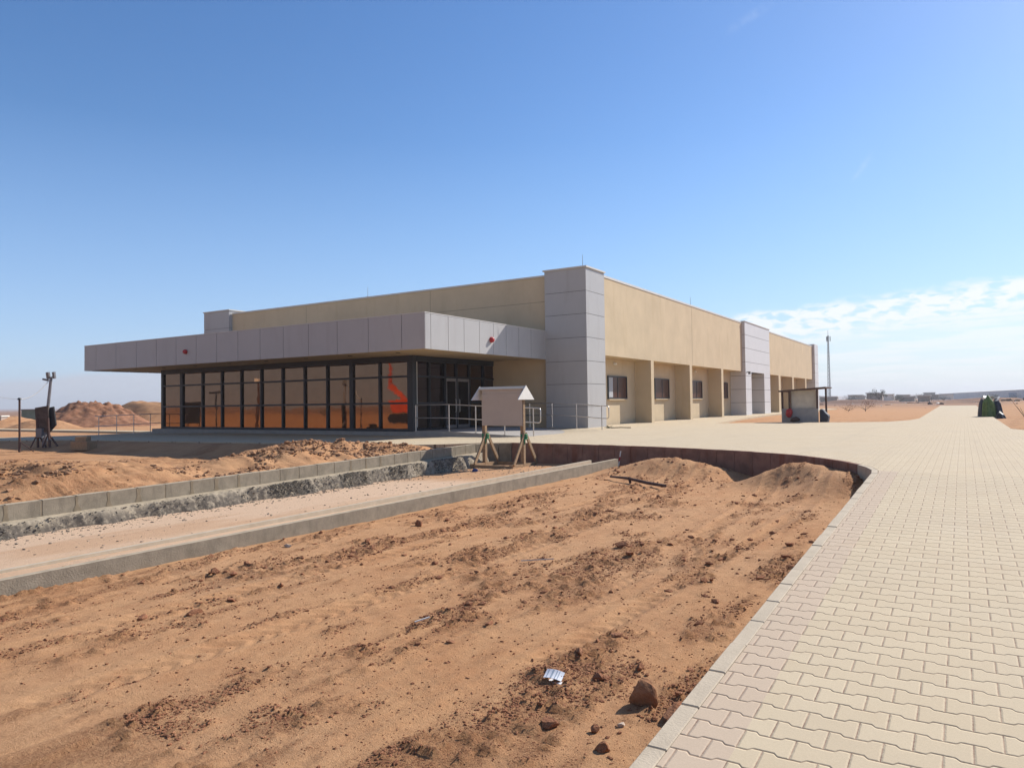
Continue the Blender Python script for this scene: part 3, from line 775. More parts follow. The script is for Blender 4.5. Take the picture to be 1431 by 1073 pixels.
# ------------------------------------------------------------------ handrails
def handrail(name, path, posts, label, r=.024, h=1.06, mid=.53, loop_end=None, group=None, loop_start=None):
    """path: list of (x,y,z base); posts: list of points on it"""
    t = empty(name, posts[0], label, 'handrail', group)
    top = [(p[0], p[1], p[2] + h) for p in path]; mi = [(p[0], p[1], p[2] + mid) for p in path]
    if loop_end:
        e1 = Vector(top[-1]); e0 = Vector(mi[-1]); d = (Vector(path[-1]) - Vector(path[-2])).normalized() * .06
        full = top + [e1 + d + Vector((0, 0, -.03)), e1 + d * 1.3 + Vector((0, 0, -.09)), e0 + d * 1.3 + Vector((0, 0, .09)), e0 + d + Vector((0, 0, .03))] + mi[::-1]
        a = MB(); a.tube(full, r * .9, 8); a.build('rail', M['steel'], t, smooth=True)
    else:
        for q in (top, mi):
            a = MB(); a.tube(q, r * .9, 8); a.build('rail', M['steel'], t, smooth=True)
    for p in posts:
        a = MB(); a.tube([p, (p[0], p[1], p[2] + h - .01)], r, 8); a.tube([(p[0], p[1], p[2]), (p[0], p[1], p[2] + .012)], r * 2.2, 10); a.build('post', M['steel'], t)
    return t
def rz(x): return .47 if x < -17.3 else .47 - .178 * (x + 17.3) / 4.1 if x < -13.2 else .285
HY = 22.93
handrail('handrail', [(-19.03, HY, .47), (-17.33, HY, .47), (-16.04, HY, rz(-16.04)), (-14.7, HY, rz(-14.7)), (-13.45, HY, rz(-13.45)), (-13.22, HY, rz(-13.22))],
         [(-19.03, HY, .47), (-17.33, HY, .47), (-16.04, HY, rz(-16.04)), (-14.71, HY, rz(-14.71)), (-13.45, HY, rz(-13.45))],
         'steel handrail with end loop along the near edge of the entrance ramp', loop_end=True)
HY2 = 27.9
handrail('handrail', [(-17.0, HY2, .47), (-15.4, HY2, .47), (-14.2, HY2, .43), (-13.0, HY2, .33), (-12.75, HY2, .32)],
         [(-16.9, HY2, .47), (-16.55, HY2, .47), (-15.4, HY2, .47), (-14.2, HY2, .43), (-13.0, HY2, .36)],
         'steel handrail with end loop crossing in front of the grey corner tower', loop_end=True)
def zl(y): return .10 + .05 * (y - 20.7) / 2.3
handrail('handrail', [(-38.8, 20.5, zl(20.5)), (-38.8, 25, zl(25)), (-38.8, 29.2, zl(29.2))], [(-38.8, q, zl(q)) for q in np.arange(20.7, 29, .95)],
         'thin steel handrail beyond the left end of the glass pavilion', r=.02)

# ------------------------------------------------------------------ notice board
nb = empty('notice_board', (-10.8, 16.8, -.15), 'blank beige notice board with white gabled roof on a braced timber frame', 'notice board')
x_l, x_r, yp, zb_ = -11.42, -10.16, 16.75, gz(-10.8, 16.6) - .01
for x in (x_l, x_r):
    a = MB(); a.box(x - .05, x + .05, yp - .05, yp + .05, zb_ + .02, zb_ + 2.08); a.build('post', M['wood'], nb)
    a = MB(); a.box(x - .045, x + .045, yp - .66, yp + .66, zb_, zb_ + .1); a.build('foot_beam', M['wood'], nb)
    a = MB(); a.beam((x + .07, yp - .6, zb_ + .1), (x + .07, yp - .03, zb_ + .92), .04, .09); a.build('brace', M['wood'], nb)
    a = MB(); a.beam((x + .07, yp + .6, zb_ + .1), (x + .07, yp + .03, zb_ + .92), .04, .09); a.build('brace', M['wood'], nb)
    a = MB()
    for q in range(5):
        zc = zb_ + .78 + q * .028
        a.tube([(x + .085 * math.cos(t) * (1 if q % 2 else 1.12) + .03, yp + .085 * math.sin(t), zc + .012 * math.sin(3 * t + q)) for t in np.linspace(0, 6.28, 13)], .015, 5)
    a.tube([(x + .10, yp - .09, zb_ + .80), (x + .11, yp - .11, zb_ + .70), (x + .10, yp - .10, zb_ + .62)], .014, 5)
    a.build('rope_tie', M['rope'], nb)
for y_ in (yp - .60, yp + .60):
    a = MB(); a.box(x_l + .047, x_r - .047, y_ - .035, y_ + .035, zb_ + .005, zb_ + .085); a.build('base_rail', M['wood'], nb)
a = MB(); a.box(x_l - .03, x_r + .03, yp - .085, yp - .055, zb_ + 1.13, zb_ + 2.02); a.build('panel', M['board'], nb, bevel=.004)
a = MB(); a.box(x_l - .02, x_r + .02, yp - .075, yp - .055, zb_ + 2.025, zb_ + 2.13); a.build('head_board', M['board'], nb)
RZ, EZ = zb_ + 2.20, zb_ + 1.84
a = MB(); a.prism([(yp, RZ), (yp + .02, RZ), (yp + .42, EZ + .04), (yp + .42, EZ + .015), (yp + .40, EZ + .015)], 'x', x_l - .13, x_r + .10); a.build('roof', M['board'], nb)
a = MB(); a.prism([(yp - .10, RZ - .055), (yp - .005, RZ + .012), (yp - .005, RZ - .01), (yp - .10, RZ - .075)], 'x', x_l - .13, x_r + .10); a.build('ridge_board', M['board'], nb)
for x in (x_l - .155, x_r + .10):
    a = MB(); a.prism([(yp - .43, EZ), (yp + .43, EZ), (yp, RZ + .03)], 'x', x, x + .022); a.build('gable', M['white'], nb)

# ------------------------------------------------------------------ small things on the ground
def rock_mesh(seed, sub=3, cuts=16):
    # a lump cut by random planes, with a slightly crumbly skin
    r = random.Random(seed); bm = bmesh.new(); bmesh.ops.create_icosphere(bm, subdivisions=sub, radius=1)
    pl_ = [(Vector((r.gauss(0, 1), r.gauss(0, 1), r.gauss(0, 1))).normalized(), r.uniform(.5, .85)) for _ in range(cuts)]
    for v in bm.verts:
        c = v.co
        for n, d in pl_:
            k = c.dot(n)
            if k > d: c -= n * (k - d)
        c *= 1 + .09 * (r.random() - .5)
    v_ = np.array([v.co[:] for v in bm.verts]); f_ = np.array([[q.index for q in f.verts] for f in bm.faces]); bm.free()
    return v_, f_
def rock(name, x, y, size, sc, rot, mat, label, seed, sink=.25, cuts=16):
    v, f = rock_mesh(seed, cuts=cuts); m = np.array(Euler(rot).to_matrix()); v = (v * np.array(sc) * size / 2) @ m.T
    h = v[:, 2].min(); v[:, 2] -= h
    z = gz(x, y) - sink * v[:, 2].max()
    o = link(name, np_mesh(name, v, f, False), mat); o.location = (x, y, z)
    return tag(o, label, 'rock')
M['rock_orange'] = plain('orange brown stone', (.34, .165, .085), .92, .3, 12, bump=.6, bscale=50, spec=.1, stain=((.22, .10, .06), .8))
rock('rock', -1.56, 3.82, .175, (.95, .5, 1.15), (R(-16), R(-28), R(24)), M['rock_orange'], 'largest upright red brown rock slab near the paved path, with a pale lit edge', 21, .10, 8)
rock('rock', -1.35, 3.74, .17, (.8, 1.3, .8), (0, 0, R(20)), M['clod'], 'dark red lump wedged against the path kerb beside the upright slab', 4, .3)
rock('rock', -1.87, 3.32, .10, (1.3, .9, .7), (0, 0, R(30)), M['clod'], 'flat rounded dirt lump in front of the paper leaflet', 5, .25)
rock('rock', -1.65, 3.40, .065, (1, .9, .85), (0, 0, R(80)), M['clod'], 'small round red stone between the leaflet and the upright slab', 6, .2)
rock('rock', -1.53, 3.23, .085, (1.1, .8, .8), (0, 0, R(10)), M['clod'], 'dark crumbling red clod nearest the bottom of the paved path', 7, .25)
rock('rock', -1.78, 4.33, .085, (.6, 1., .8), (R(20), R(20), R(10)), M['clod'], 'small tilted stone behind the upright rock slab', 8, .2)
rock('rock', -5.42, 3.67, .12, (1.4, .8, .6), (0, 0, R(70)), M['clod'], 'dark flat lump alone on the dirt at far left foreground', 9, .2)
rock('rock', -5.66, 3.36, .10, (1.2, .9, .7), (0, 0, R(120)), M['clod'], 'red pebble left of the dark flat lump in the foreground', 10, .2)
rock('rock', -6.45, 4.60, .11, (1.1, 1, .8), (0, 0, R(40)), M['clod'], 'reddish stone close below the near lane kerb at left', 12, .2)
rock('rock', -6.50, 7.87, .15, (1, 1, .85), (0, 0, R(40)), M['clod'], 'round red stone standing alone by the middle of the near lane kerb', 13, .2)
rock('rock', -6.95, 5.95, .10, (1.3, .8, .6), (0, 0, R(15)), M['rock_pale'], 'pale grey broken stone lying under the near lane kerb', 14, .2)
rock('rock', -3.42, 7.85, .16, (1.4, .9, .8), (0, 0, R(65)), M['clod'], 'dark red clod in the middle of the dirt lot', 15, .25)
rock('rock', -1.56, 3.52, .05, (1.2, .8, .5), (0, 0, R(65)), M['rock_pale'], 'small white chip of stone beside the upright rock slab', 16, .2)

# paper leaflet
lf = empty('paper_leaflet', (-2.16, 3.87, gz(-2.16, 3.87)), 'folded white paper leaflet with grey printed bands lying on the dirt', 'paper')
def leaf_mb(dz, tilt, sx=1., dots=None):
    mb = MB(); n = 8
    m = Matrix.Translation((-2.15, 3.87, gz(-2.16, 3.87) + .012 + dz)) @ Euler((R(tilt), R(4), R(8))).to_matrix().to_4x4()
    def P(u, v): return m @ Vector(((u - .5) * .115 * sx, (v - .5) * .07, .008 * math.sin(u * 3.2) + .010 * v * v))
    return mb, P
mb, P = leaf_mb(0.022, 16); vs = [P(i / 10, j / 4) for i in range(11) for j in range(5)]
mb.add(vs + [v - Vector((0, 0, .002)) for v in vs], [(i * 5 + j, (i + 1) * 5 + j, (i + 1) * 5 + j + 1, i * 5 + j + 1) for i in range(10) for j in range(4)] + [(55 + i * 5 + j, 55 + i * 5 + j + 1, 55 + (i + 1) * 5 + j + 1, 55 + (i + 1) * 5 + j) for i in range(10) for j in range(4)])
M['paper'] = plain('white paper', (.80, .80, .82), .6, .04, 20); M['print'] = plain('grey print', (.36, .42, .48), .6, .05, 20)
mb.build('upper_fold', M['paper'], lf)
mb, P = leaf_mb(-.004, 2, .98); mb.add([P(0, 0), P(1, 0), P(1, 1), P(0, 1)] + [P(0, 0) - Vector((0, 0, .002)), P(1, 0) - Vector((0, 0, .002)), P(1, 1) - Vector((0, 0, .002)), P(0, 1) - Vector((0, 0, .002))], [(0, 1, 2, 3), (7, 6, 5, 4), (0, 4, 5, 1), (1, 5, 6, 2), (2, 6, 7, 3), (3, 7, 4, 0)])
mb.build('lower_fold', M['paper'], lf)
mb, P = leaf_mb(.0236, 16)
for (u0, u1) in ((.36, .46), (.60, .65), (.74, .78), (.14, .18)):
    q = [P(u0 + (u1 - u0) * a, .06 + .88 * b / 6) for b in range(7) for a in (0, 1)]
    mb.add(q, [(2 * b, 2 * b + 1, 2 * b + 3, 2 * b + 2) for b in range(6)])
mb.build('print_bands', M['print'], lf)

def ground_tube(pts, r, dz):
    return [(x, y, gz(x, y) + dz) for x, y in pts]
mb = MB(); mb.tube([(-6.58, 14.5, gz(-6.58, 14.5) + .06), (-6.0, 14.1, gz(-6, 14.1) + .10), (-5.4, 13.68, gz(-5.4, 13.68) + .08), (-4.88, 13.28, gz(-4.88, 13.28) + .06)], [.02, .03, .034, .03], 7)
mb.tube([(-5.9, 14.0, gz(-5.9, 14.) + .02), (-5.95, 14.06, gz(-5.95, 14.06) + .12)], .03, 6)
lone(mb, 'broken_pole', M['rust'], 'dark broken pole lying on the dirt near the end of the lane kerb', 'pole')
mb = MB(); z0 = gz(-7.4, 17.05); mb.tube([(-7.55, 17.15, z0 - .02), (-7.50, 17.20, z0 + .40)], .016, 6)
ms_ = lone(mb, 'survey_stake', M['white'], 'short red and white stake leaning in front of the retaining kerb', 'stake')
mb = MB(); mb.tube([(-7.53, 17.17, z0 + .14), (-7.516, 17.184, z0 + .25)], .019, 6); b_ = mb.build('red_band', M['red'], ms_)
mb = MB()
v, f = rock_mesh(77, 2); c0 = (-10.63, 15.15, gz(-10.63, 15.15)); v = v * np.array([.13, .08, .06]); v[:, 2] += .03
mb.add([(a + c0[0], b + c0[1], c + c0[2]) for a, b, c in v], [list(q) for q in f])
lone(mb, 'plastic_scrap', M['blue_rag'], 'crumpled blue plastic scrap on the sand beside the notice board', 'litter')
for (x, y_, L_, a_, lab) in ((-4.05, 6.6, .35, .5, 'thin pale straw lying on the dirt in the middle of the lot'), (-3.6, 4.3, .12, 1.0, 'short pale twig in the foreground dirt left of the leaflet')):
    mb = MB(); z0 = gz(x, y_) + .02; mb.tube([(x, y_, z0), (x + L_ * math.cos(a_), y_ + L_ * math.sin(a_), z0 + .02)], .006, 5); lone(mb, 'straw', M['cable'], lab, 'straw')
# grey twig and green weed at the foot of the tower
mb = MB(); 
for k in range(26):
    a_ = random.uniform(0, 6.28); r0 = random.uniform(.02, .2); x, y_ = -13.2 + r0 * math.cos(a_), 29.0 + r0 * math.sin(a_)
    mb.beam((-13.2, 29.0, .39), (x + random.uniform(-.06, .06), y_ + random.uniform(-.06, .06), .44 + random.uniform(0, .08)), .02, .006)
lone(mb, 'weed', M['leaf'], 'small green weed at the foot of the corner tower', 'plant')
mb = MB(); mb.tube([(-13.1, 29.0, .42), (-12.7, 29.2, .43), (-12.3, 29.35, .42)], .02, 5); lone(mb, 'branch', M['bark'], 'thin brown branch lying on the paving by the corner tower', 'branch')

# ------------------------------------------------------------------ clods (uncountable)
def clod_base(i):
    v, f = rock_mesh(300 + i, 1); g = np.random.default_rng(900 + i)
    return v * (1 + g.normal(0, .20, (len(v), 1))) * np.array([1.25, .9, .75]), f
bases = [clod_base(i) for i in range(12)]
def clods(name, n, region, sizes, label, dens=None, seed=1, mat='clod', zf=None):
    g = np.random.default_rng(seed); xs, ys = [], []
    while len(xs) < n:
        x = g.uniform(region[0], region[1], 40000); y = g.uniform(region[2], region[3], 40000)
        if dens is not None:
            k = g.random(40000) < dens(x, y); x = x[k]; y = y[k]
        xs += list(x); ys += list(y)
    x = np.array(xs[:n]); y = np.array(ys[:n]); z = zf(x, y) if zf else ground(x, y)[0]
    s = sizes[0] * (sizes[1] / sizes[0]) ** (g.random(n) ** 2.3)
    VV, FF = [], []; off = 0
    for i in range(n):
        v, f = bases[i % 12]; a = g.uniform(0, 6.28); ca, sa = math.cos(a), math.sin(a)
        q = v * (s[i] / 2 * g.uniform(.7, 1.2, 3)); q = np.stack([q[:, 0] * ca - q[:, 1] * sa, q[:, 0] * sa + q[:, 1] * ca, q[:, 2] * .8], -1)
        VV.append(q + (x[i], y[i], z[i] + s[i] * .08)); FF.append(f + off); off += len(v)
    o = link(name, np_mesh(name, np.concatenate(VV), np.concatenate(FF), False), M[mat])
    return tag(o, label, 'clods', kind='stuff')
def d_lot(x, y):
    r = stripes(x, y); d = np.hypot(x, y)
    return (.025 + .975 * r * sm(fbm(x * 1.7, y * 1.5, 3, 401), .38, .62)) * np.clip((4.2 / d) ** 1.6, .0, 1) * (1 - sm(y, 17, 17.6) )
clods('dirt_grit', 30000, (-5.5, -1.27, 2.3, 8.0), (.003, .013), 'fine red grit over the near part of the dirt lot', lambda x, y: (.15 + .85 * stripes(x, y)) * np.clip((3.5 / np.hypot(x, y)) ** 2, 0, 1), 12)
clods('dirt_clods', 50000, (-7.3, -1.27, 2.2, 17.2), (.004, .034), 'red brown crumbs and clods strewn over the dirt lot', d_lot, 1)
def d_lot2(x, y): return .1 + .9 * np.maximum(stripes(x, y), np.exp(-((x + 5.2) / 1.0) ** 2 - ((y - 14.9) / .5) ** 2))
clods('dirt_lumps', 2200, (-7.3, -1.35, 4.0, 16.6), (.015, .11), 'larger red clods scattered over the dirt lot', d_lot2, 2)
def d_sp(x, y): return np.clip(.03 + sm(fbm(x * .8, y * .8, 3, 405), .42, .62) * (.35 + .65 * sm(-x, 18.5, 15.5)), 0, 1) * (1 - sm(-x, 17, 21)) * (1 - sm(y, 15.8, 16.6))
clods('spoil_rubble', 9000, (-20, -12.15, 4.5, 16.6), (.02, .18), 'broken red lumps on the spoil beyond the block kerb', d_sp, 3, 'clod_pale')
def z_foot(x, y): return np.maximum(fz(x, y)[0], ground(x, y)[0])
M['gravel'] = plain('dark gravel', (.175, .15, .12), .95, .45, 14, spec=.1)
clods('footing_gravel', 9000, (KF + .10, KF + .62, 3.0, 16.0), (.01, .06), 'dark gravel along the foot of the block kerb', lambda x, y: sm(x, KF + .16, KF + .30) * (1 - sm(x, KF + .42, KF + .6)) * (.15 + sm(fbm(y * 1.1, y * 0, 3, 219), .4, .6)), 6, 'gravel', z_foot)
def d_la(x, y): return .08 + .92 * np.exp(-((x + 11.2) / .25) ** 2) + .3 * sm(y, 13, 16)
clods('lane_rubble', 1600, (-11.35, -8.3, 4.2, 17.0), (.012, .07), 'bits of rubble along the sandy lane', d_la, 4, 'mortar_old')

# ------------------------------------------------------------------ left: light pole, panel stand, post, crate
ls = empty('light_mast', (-31.6, 15.1, -.02), 'leaning grey pole with three floodlights rising above the dark panel stand', 'light pole')
zg = gz(-31.8, 15) - .02
mb = MB(); bb = Vector((-31.95, 14.6, zg)); p0 = bb + Vector((.847, .531, 0)) * .18 + Vector((-.05, .09, 0)); p1 = bb + Vector((.847, .531, 0)) * .47 + Vector((-.05, .09, 2.84)); mb.tube([p0, p1], [.075, .055], 10); mb.build('pole', M['pole'], ls)
cr = Vector((.847, .531, 0))
for (du, dz, w, h, lab) in ((-.12, .10, .11, .25, 1), (.12, .10, .08, .27, 1), (-.22, -.08, .22, .07, 2)):
    c = p1 + cr * du + Vector((0, 0, dz)); mb = MB(); mb.obox(c, (w, .11, h), (R(12 if lab == 1 else 0), R(14 if lab == 2 else 0), R(32)))
    mb.beam(p1, c, .03, .03); mb.build('floodlight', M['lamp_grey'], ls)
ps = empty('panel_stand', (-31.9, 14.6, zg), 'dark weathered switch panel on splayed timber legs under the floodlight pole', 'panel stand')
mb = MB(); c = Vector((-32.0, 14.75, zg + 1.12))
def P2(a, z, b=0): return Vector((-31.95, 14.6, zg)) + cr * a + Vector((-.531, .847, 0)) * b + Vector((0, 0, z))
M['panel_dark'] = plain('dark plywood', (.085, .06, .05), .8, .35, 6)
mb = MB(); v8 = [P2(-.06, .70), P2(.44, .62), P2(.42, 1.70), P2(-.12, 1.62)]; v8 += [q + Vector((-.03, .06, 0)) for q in v8]
mb.add(v8, [(0, 1, 2, 3), (7, 6, 5, 4), (0, 4, 5, 1), (1, 5, 6, 2), (2, 6, 7, 3), (3, 7, 4, 0)]); mb.build('board', M['panel_dark'], ps)
mb = MB(); v8 = [P2(.30, .50, .12), P2(.66, .92, .12), P2(.56, 1.66, .12), P2(.28, 1.60, .12)]; v8 += [q + Vector((-.03, .06, 0)) for q in v8]
mb.add(v8, [(0, 1, 2, 3), (7, 6, 5, 4), (0, 4, 5, 1), (1, 5, 6, 2), (2, 6, 7, 3), (3, 7, 4, 0)]); mb.build('side_board', M['black'], ps)
mb = MB(); mb.obox(P2(.12, .60, -.05), (.24, .15, .36), (0, 0, R(32))); mb.build('switch_box', M['lamp_grey'], ps)
for (a, b) in ((.02, -.02), (.50, .42)):
    mb = MB(); mb.beam(P2(b, 1.2), P2(a, 0), .09, .06); mb.build('leg', M['rust'], ps)
    mb = MB(); mb.beam(P2(b, .55, .02), P2(a - .24, 0.0, -.1), .07, .05); mb.build('brace', M['rust'], ps)
    mb = MB(); mb.beam(P2(b, .55, .05), P2(a + .28, 0.0, .1), .07, .05); mb.build('brace', M['rust'], ps)
po = empty('wire_post', (-31.4, 13.7, gz(-31.4, 13.7)), 'thin dark wire post with a cap, left of the panel stand', 'post')
zp = gz(-31.4, 13.7)
mb = MB(); mb.tube([(-31.4, 13.7, zp - .1), (-31.42, 13.7, zp + 2.08)], .04, 8); mb.build('shaft', M['rust'], po)
mb = MB(); mb.tube([(-31.42, 13.7, zp + 2.06), (-31.42, 13.7, zp + 2.14)], [.09, .05], 8); mb.build('cap', M['black'], po)
for a in (.9, 2.8):
    mb = MB(); mb.beam((-31.4, 13.7, zp + .42), (-31.4 + .5 * math.cos(a), 13.7 + .5 * math.sin(a), zp), .03, .03); mb.build('strut', M['rust'], po)
def cable(name, p, q, sag, label, r=.012):
    p = Vector(p); q = Vector(q); pts = []
    for i in range(17):
        t = i / 16; v = p.lerp(q, t); v.z -= sag * 4 * t * (1 - t); pts.append(v)
    mb = MB(); mb.tube(pts, r, 5); return lone(mb, name, M['cable'], label, 'cable')
cable('cable', p1, (-31.42, 13.7, zp + 2.08), .22, 'pale slack cable from the floodlight pole to the wire post', .014)
cable('cable', (-31.42, 13.7, zp + 2.08), (-34.5, 11.5, zp + 4.2), .5, 'thin pale cable running out of the picture to the left of the wire post', .008)
mb = MB(); z0 = gz(-29.2, 15.0); 
ct = empty('crate', (-29.2, 15.0, z0), 'brown wooden crate with a smaller box on top in the canopy shade', 'crate')
mb = MB(); mb.obox((-29.2, 15.0, z0 + .17), (.75, .5, .34), (0, 0, R(20))); mb.build('lower_box', M['wood'], ct, bevel=.01)
mb = MB(); mb.obox((-29.25, 15.0, z0 + .43), (.42, .36, .2), (0, 0, R(35))); mb.build('upper_box', M['wood'], ct, bevel=.01)

# spoil heaps far behind on the left
def heap(name, cx, cy, rx, ry, h, label, seed, rough=1., mat='spoil'):
    n = 110; xs = np.linspace(-1.25, 1.25, n); X, Y = np.meshgrid(xs, xs)
    r = np.hypot(X, Y); ang = np.arctan2(Y, X)
    e = 1 - sm(r, .12, 1.0 + .2 * (fbm(np.cos(ang) * 1.5 + 5, np.sin(ang) * 1.5 + 5, 3, seed) - .5))
    Z = h * e * (.78 + .42 * fbm(X * 2.1 + 9, Y * 2.1, 4, seed + 3)) + rough * .22 * e * (fbm(X * 14, Y * 14, 4, seed + 7) - .5)
    V = np.stack([X * rx, Y * ry, Z - .15], -1).reshape(-1, 3); idx = np.arange(n * n).reshape(n, n)
    F = np.stack([idx[:-1, :-1], idx[:-1, 1:], idx[1:, 1:], idx[1:, :-1]], -1).reshape(-1, 4)
    me = np_mesh(name, V, F); o = link(name, me, M[mat]); o.location = (cx, cy, gz(cx, cy)); return tag(o, label, 'earth heap')
heap('earth_heap', -72.5, 38.0, 8.5, 7, 2.15, 'tall rocky red earth heap left of the pavilion', 1, 4.5, 'spoil_dark')
heap('earth_heap', -75, 46, 13, 7, 2.7, 'long smooth sandy heap behind the handrail at left', 2, .8)
heap('earth_heap', -83, 34, 9, 6, 1.25, 'low sandy heap between the panel stand and the tall rocky heap', 4, .8)
heap('earth_heap', -70, 32.5, 6, 3.5, .85, 'small pale heap in front of the tall rocky heap', 6, .8)
# side road far left: pale strip
sr = MB(); sr.box(-130, -44, 26.9, 28.2, -.3, .02); o = sr.build('side_road', M['paver'], None); tag(o, 'pale strip of road crossing the sand at far left', 'road', kind='structure')
# green container and white cabin far left
gc = empty('site_container', (-98, 44.5, 0), 'small green site container far behind the panel stand', 'container')
mb = MB(); mb.obox((-98, 44.5, .75), (2.4, 1.6, 1.5), (0, 0, R(40))); mb.build('shell', M['container'], gc)
mb = MB(); mb.obox((-97.6, 43.95, .9), (.6, .1, .7), (0, 0, R(40))); mb.build('window', M['white'], gc)
mb = MB(); mb.obox((-98, 44.5, 1.56), (2.7, 1.9, .12), (0, 0, R(40))); mb.build('roof', M['lamp_grey'], gc)
wc = empty('site_cabin', (-79.6, 33, 0), 'tiny pale cabin at the left edge of the picture', 'cabin')
mb = MB(); mb.obox((-79.6, 33, .35), (.9, .9, 1.1), (0, 0, R(30))); mb.build('shell', M['hut'], wc)
mb = MB(); mb.obox((-79.6, 33, .96), (1.1, 1.1, .12), (0, 0, R(30))); mb.build('roof', M['white'], wc)

# ------------------------------------------------------------------ right: open shelter with half wall
sh = empty('shelter', (-7, 39.4, .3), 'small lean-to shelter with brown sloping roof and grey half wall', 'shelter')
zs = .3
mb = MB(); mb.box(-7.93, -6.18, 38.75, 38.87, zs, 1.07); mb.build('half_wall', M['greyblock'], sh)
mb = MB(); mb.box(-7.93, -7.81, 38.872, 40.2, zs, 1.07); mb.build('side_wall', M['greyblock'], sh)
mb = MB(); mb.box(-7.48, -6.27, 38.93, 38.98, zs, 2.0); mb.build('back_wall', M['ply'], sh)
for (x, y_, zt) in ((-7.89, 38.81, 1.95), (-7.68, 40.1, 1.95), (-6.22, 38.81, 2.05), (-6.0, 40.1, 2.08), (-7.55, 38.83, 1.96)):
    mb = MB(); mb.box(x - .045, x + .045, y_ - .045, y_ + .045, (1.072 if y_ < 39 and x < -6.1 else zs), zt); mb.build('post', M['rust'], sh)
mb = MB(); mb.prism([(-8.02, 1.93), (-5.78, 2.10), (-5.78, 2.16), (-8.02, 2.01)], 'y', 38.55, 40.6); mb.build('roof', M['rust'], sh)
mb = MB(); v, f = rock_mesh(91, 3); v = v * np.array([.20, .14, .27]); mb.add([(a - 7.55, b + 38.6, c + .87) for a, b, c in v], [list(q) for q in f])
lone(mb, 'red_sack', M['red'], 'red sack leaning on the grey half wall of the shelter', 'sack', smooth=True)
mb = MB(); v, f = rock_mesh(92, 3); v = v * np.array([.30, .16, .16]); mb.add([(a - 7.25, b + 38.6, c + .52) for a, b, c in v], [list(q) for q in f])
lone(mb, 'brown_sack', M['rust'], 'dark brown sack slumped under the red sack', 'sack', smooth=True)
mb = MB(); mb.prism([(-6.12, .28), (-6.12, 1.04), (-5.99, 1.06), (-5.86, .86), (-5.70, .72), (-5.74, .50), (-5.78, .28)], 'y', 38.75, 39.35)
lone(mb, 'dark_heap', M['dark_tarp'], 'black tarpaulin heap against the right side of the shelter', 'tarpaulin', bevel=.05)

# heap of bags under a green cover beside the far path
tp = empty('covered_pile', (1.45, 50, .3), 'pile of dark sacks under a green cover beside the far path', 'pile')
def draped(c, s, sd, folds=7):
    r = random.Random(sd); n, m_ = 44, 14; ph = [r.uniform(0, 6.28) for _ in range(4)]; vs = []; fs = []
    for i in range(m_ + 1):
        h = i / m_
        for k in range(n):
            t = 2 * math.pi * k / n
            w = (1 - .52 * h ** 1.6) * (1 - .9 * max(0, h - .8) / .2 * .8)
            w *= 1 + (.13 * math.sin(folds * t + ph[0] + 1.5 * h) + .08 * math.sin(3 * t + ph[1] - 2 * h) + .05 * math.sin(11 * t + ph[2])) * (1.1 - .6 * h)
            vs.append((c[0] + s[0] * w * math.cos(t), c[1] + s[1] * w * math.sin(t), c[2] - s[2] + 2 * s[2] * h + .05 * math.sin(2 * t + ph[3]) * h))
    for i in range(m_):
        for k in range(n): fs.append((i * n + k, i * n + (k + 1) % n, (i + 1) * n + (k + 1) % n, (i + 1) * n + k))
    fs.append(tuple(range(m_ * n, (m_ + 1) * n))); fs.append(tuple(range(n))[::-1])
    return vs, fs
for (nm, mt, c, s, sd) in (('green_cover', 'green_tarp', (1.22, 50.2, .85), (.42, .5, .75), 31), ('dark_sack', 'dark_tarp', (.92, 50.5, .8), (.22, .5, .68), 32), ('dark_sack', 'dark_tarp', (1.62, 50.5, .72), (.32, .5, .70), 33), ('dark_sack', 'black', (1.75, 49.4, .42), (.28, .4, .26), 34), ('grey_scrap', 'white', (1.4, 50.5, 1.52), (.42, .3, .12), 35)):
    mb = MB()
    if nm == 'grey_scrap':
        for q in range(9): mb.obox((c[0] + random.uniform(-.3, .3), c[1] + random.uniform(-.2, .2), c[2] - .08 + random.uniform(-.06, .1)), (random.uniform(.2, .5), random.uniform(.1, .3), .03), (random.uniform(-.5, .5), random.uniform(-.5, .5), random.uniform(0, 3)))
        mb.build(nm, M[mt], tp)
    else:
        mb.add(*draped(c, s, sd)); mb.build(nm, M[mt], tp, smooth=True)
mb = MB(); 
for k in range(7):
    a = random.uniform(.4, 2.7); L_ = random.uniform(.6, 1.3); mb.tube([(2.75, 46, .36), (2.75 + L_ * .6 * math.cos(a), 46 + .3 * math.sin(a), .36 + L_ * math.sin(a) * .6), (2.75 + L_ * math.cos(a), 46 + .5 * math.sin(a), .36 + L_ * math.sin(a))], [.015, .01, .006], 5)
lone(mb, 'bare_shrub', M['bark'], 'bare dry twiggy shrub on the dirt right of the far path', 'shrub')

# ------------------------------------------------------------------ far things
ma = empty('telecom_mast', (-47.2, 324.5, 0), 'tall slender grey telecom mast on the plain right of the building', 'mast')
hw = .55; Z0, Z1 = .2, 28.0
mb = MB()
legs = [(-hw, -hw * .6), (hw, -hw * .6), (0, hw * .9)]
def lp(i, z):
    k = 1 - .55 * (z / Z1); return (-47.2 + legs[i][0] * k, 324.5 + legs[i][1] * k, z)
for i in range(3): mb.tube([lp(i, Z0), lp(i, Z1)], [.13, .09], 6)
for q in range(18):
    za, zb2 = Z0 + (Z1 - Z0) * q / 18, Z0 + (Z1 - Z0) * (q + 1) / 18
    for i in range(3): mb.tube([lp(i, za), lp((i + 1) % 3, zb2)], .05, 4); mb.tube([lp(i, zb2), lp((i + 1) % 3, zb2)], .05, 4)
mb.build('lattice', M['pole'], ma)
mb = MB()
for a in (.3, 2.4, 4.5): mb.obox((-47.2 + .8 * math.cos(a), 324.5 + .8 * math.sin(a), 26.6), (.3, .3, 2.0), (0, 0, a))
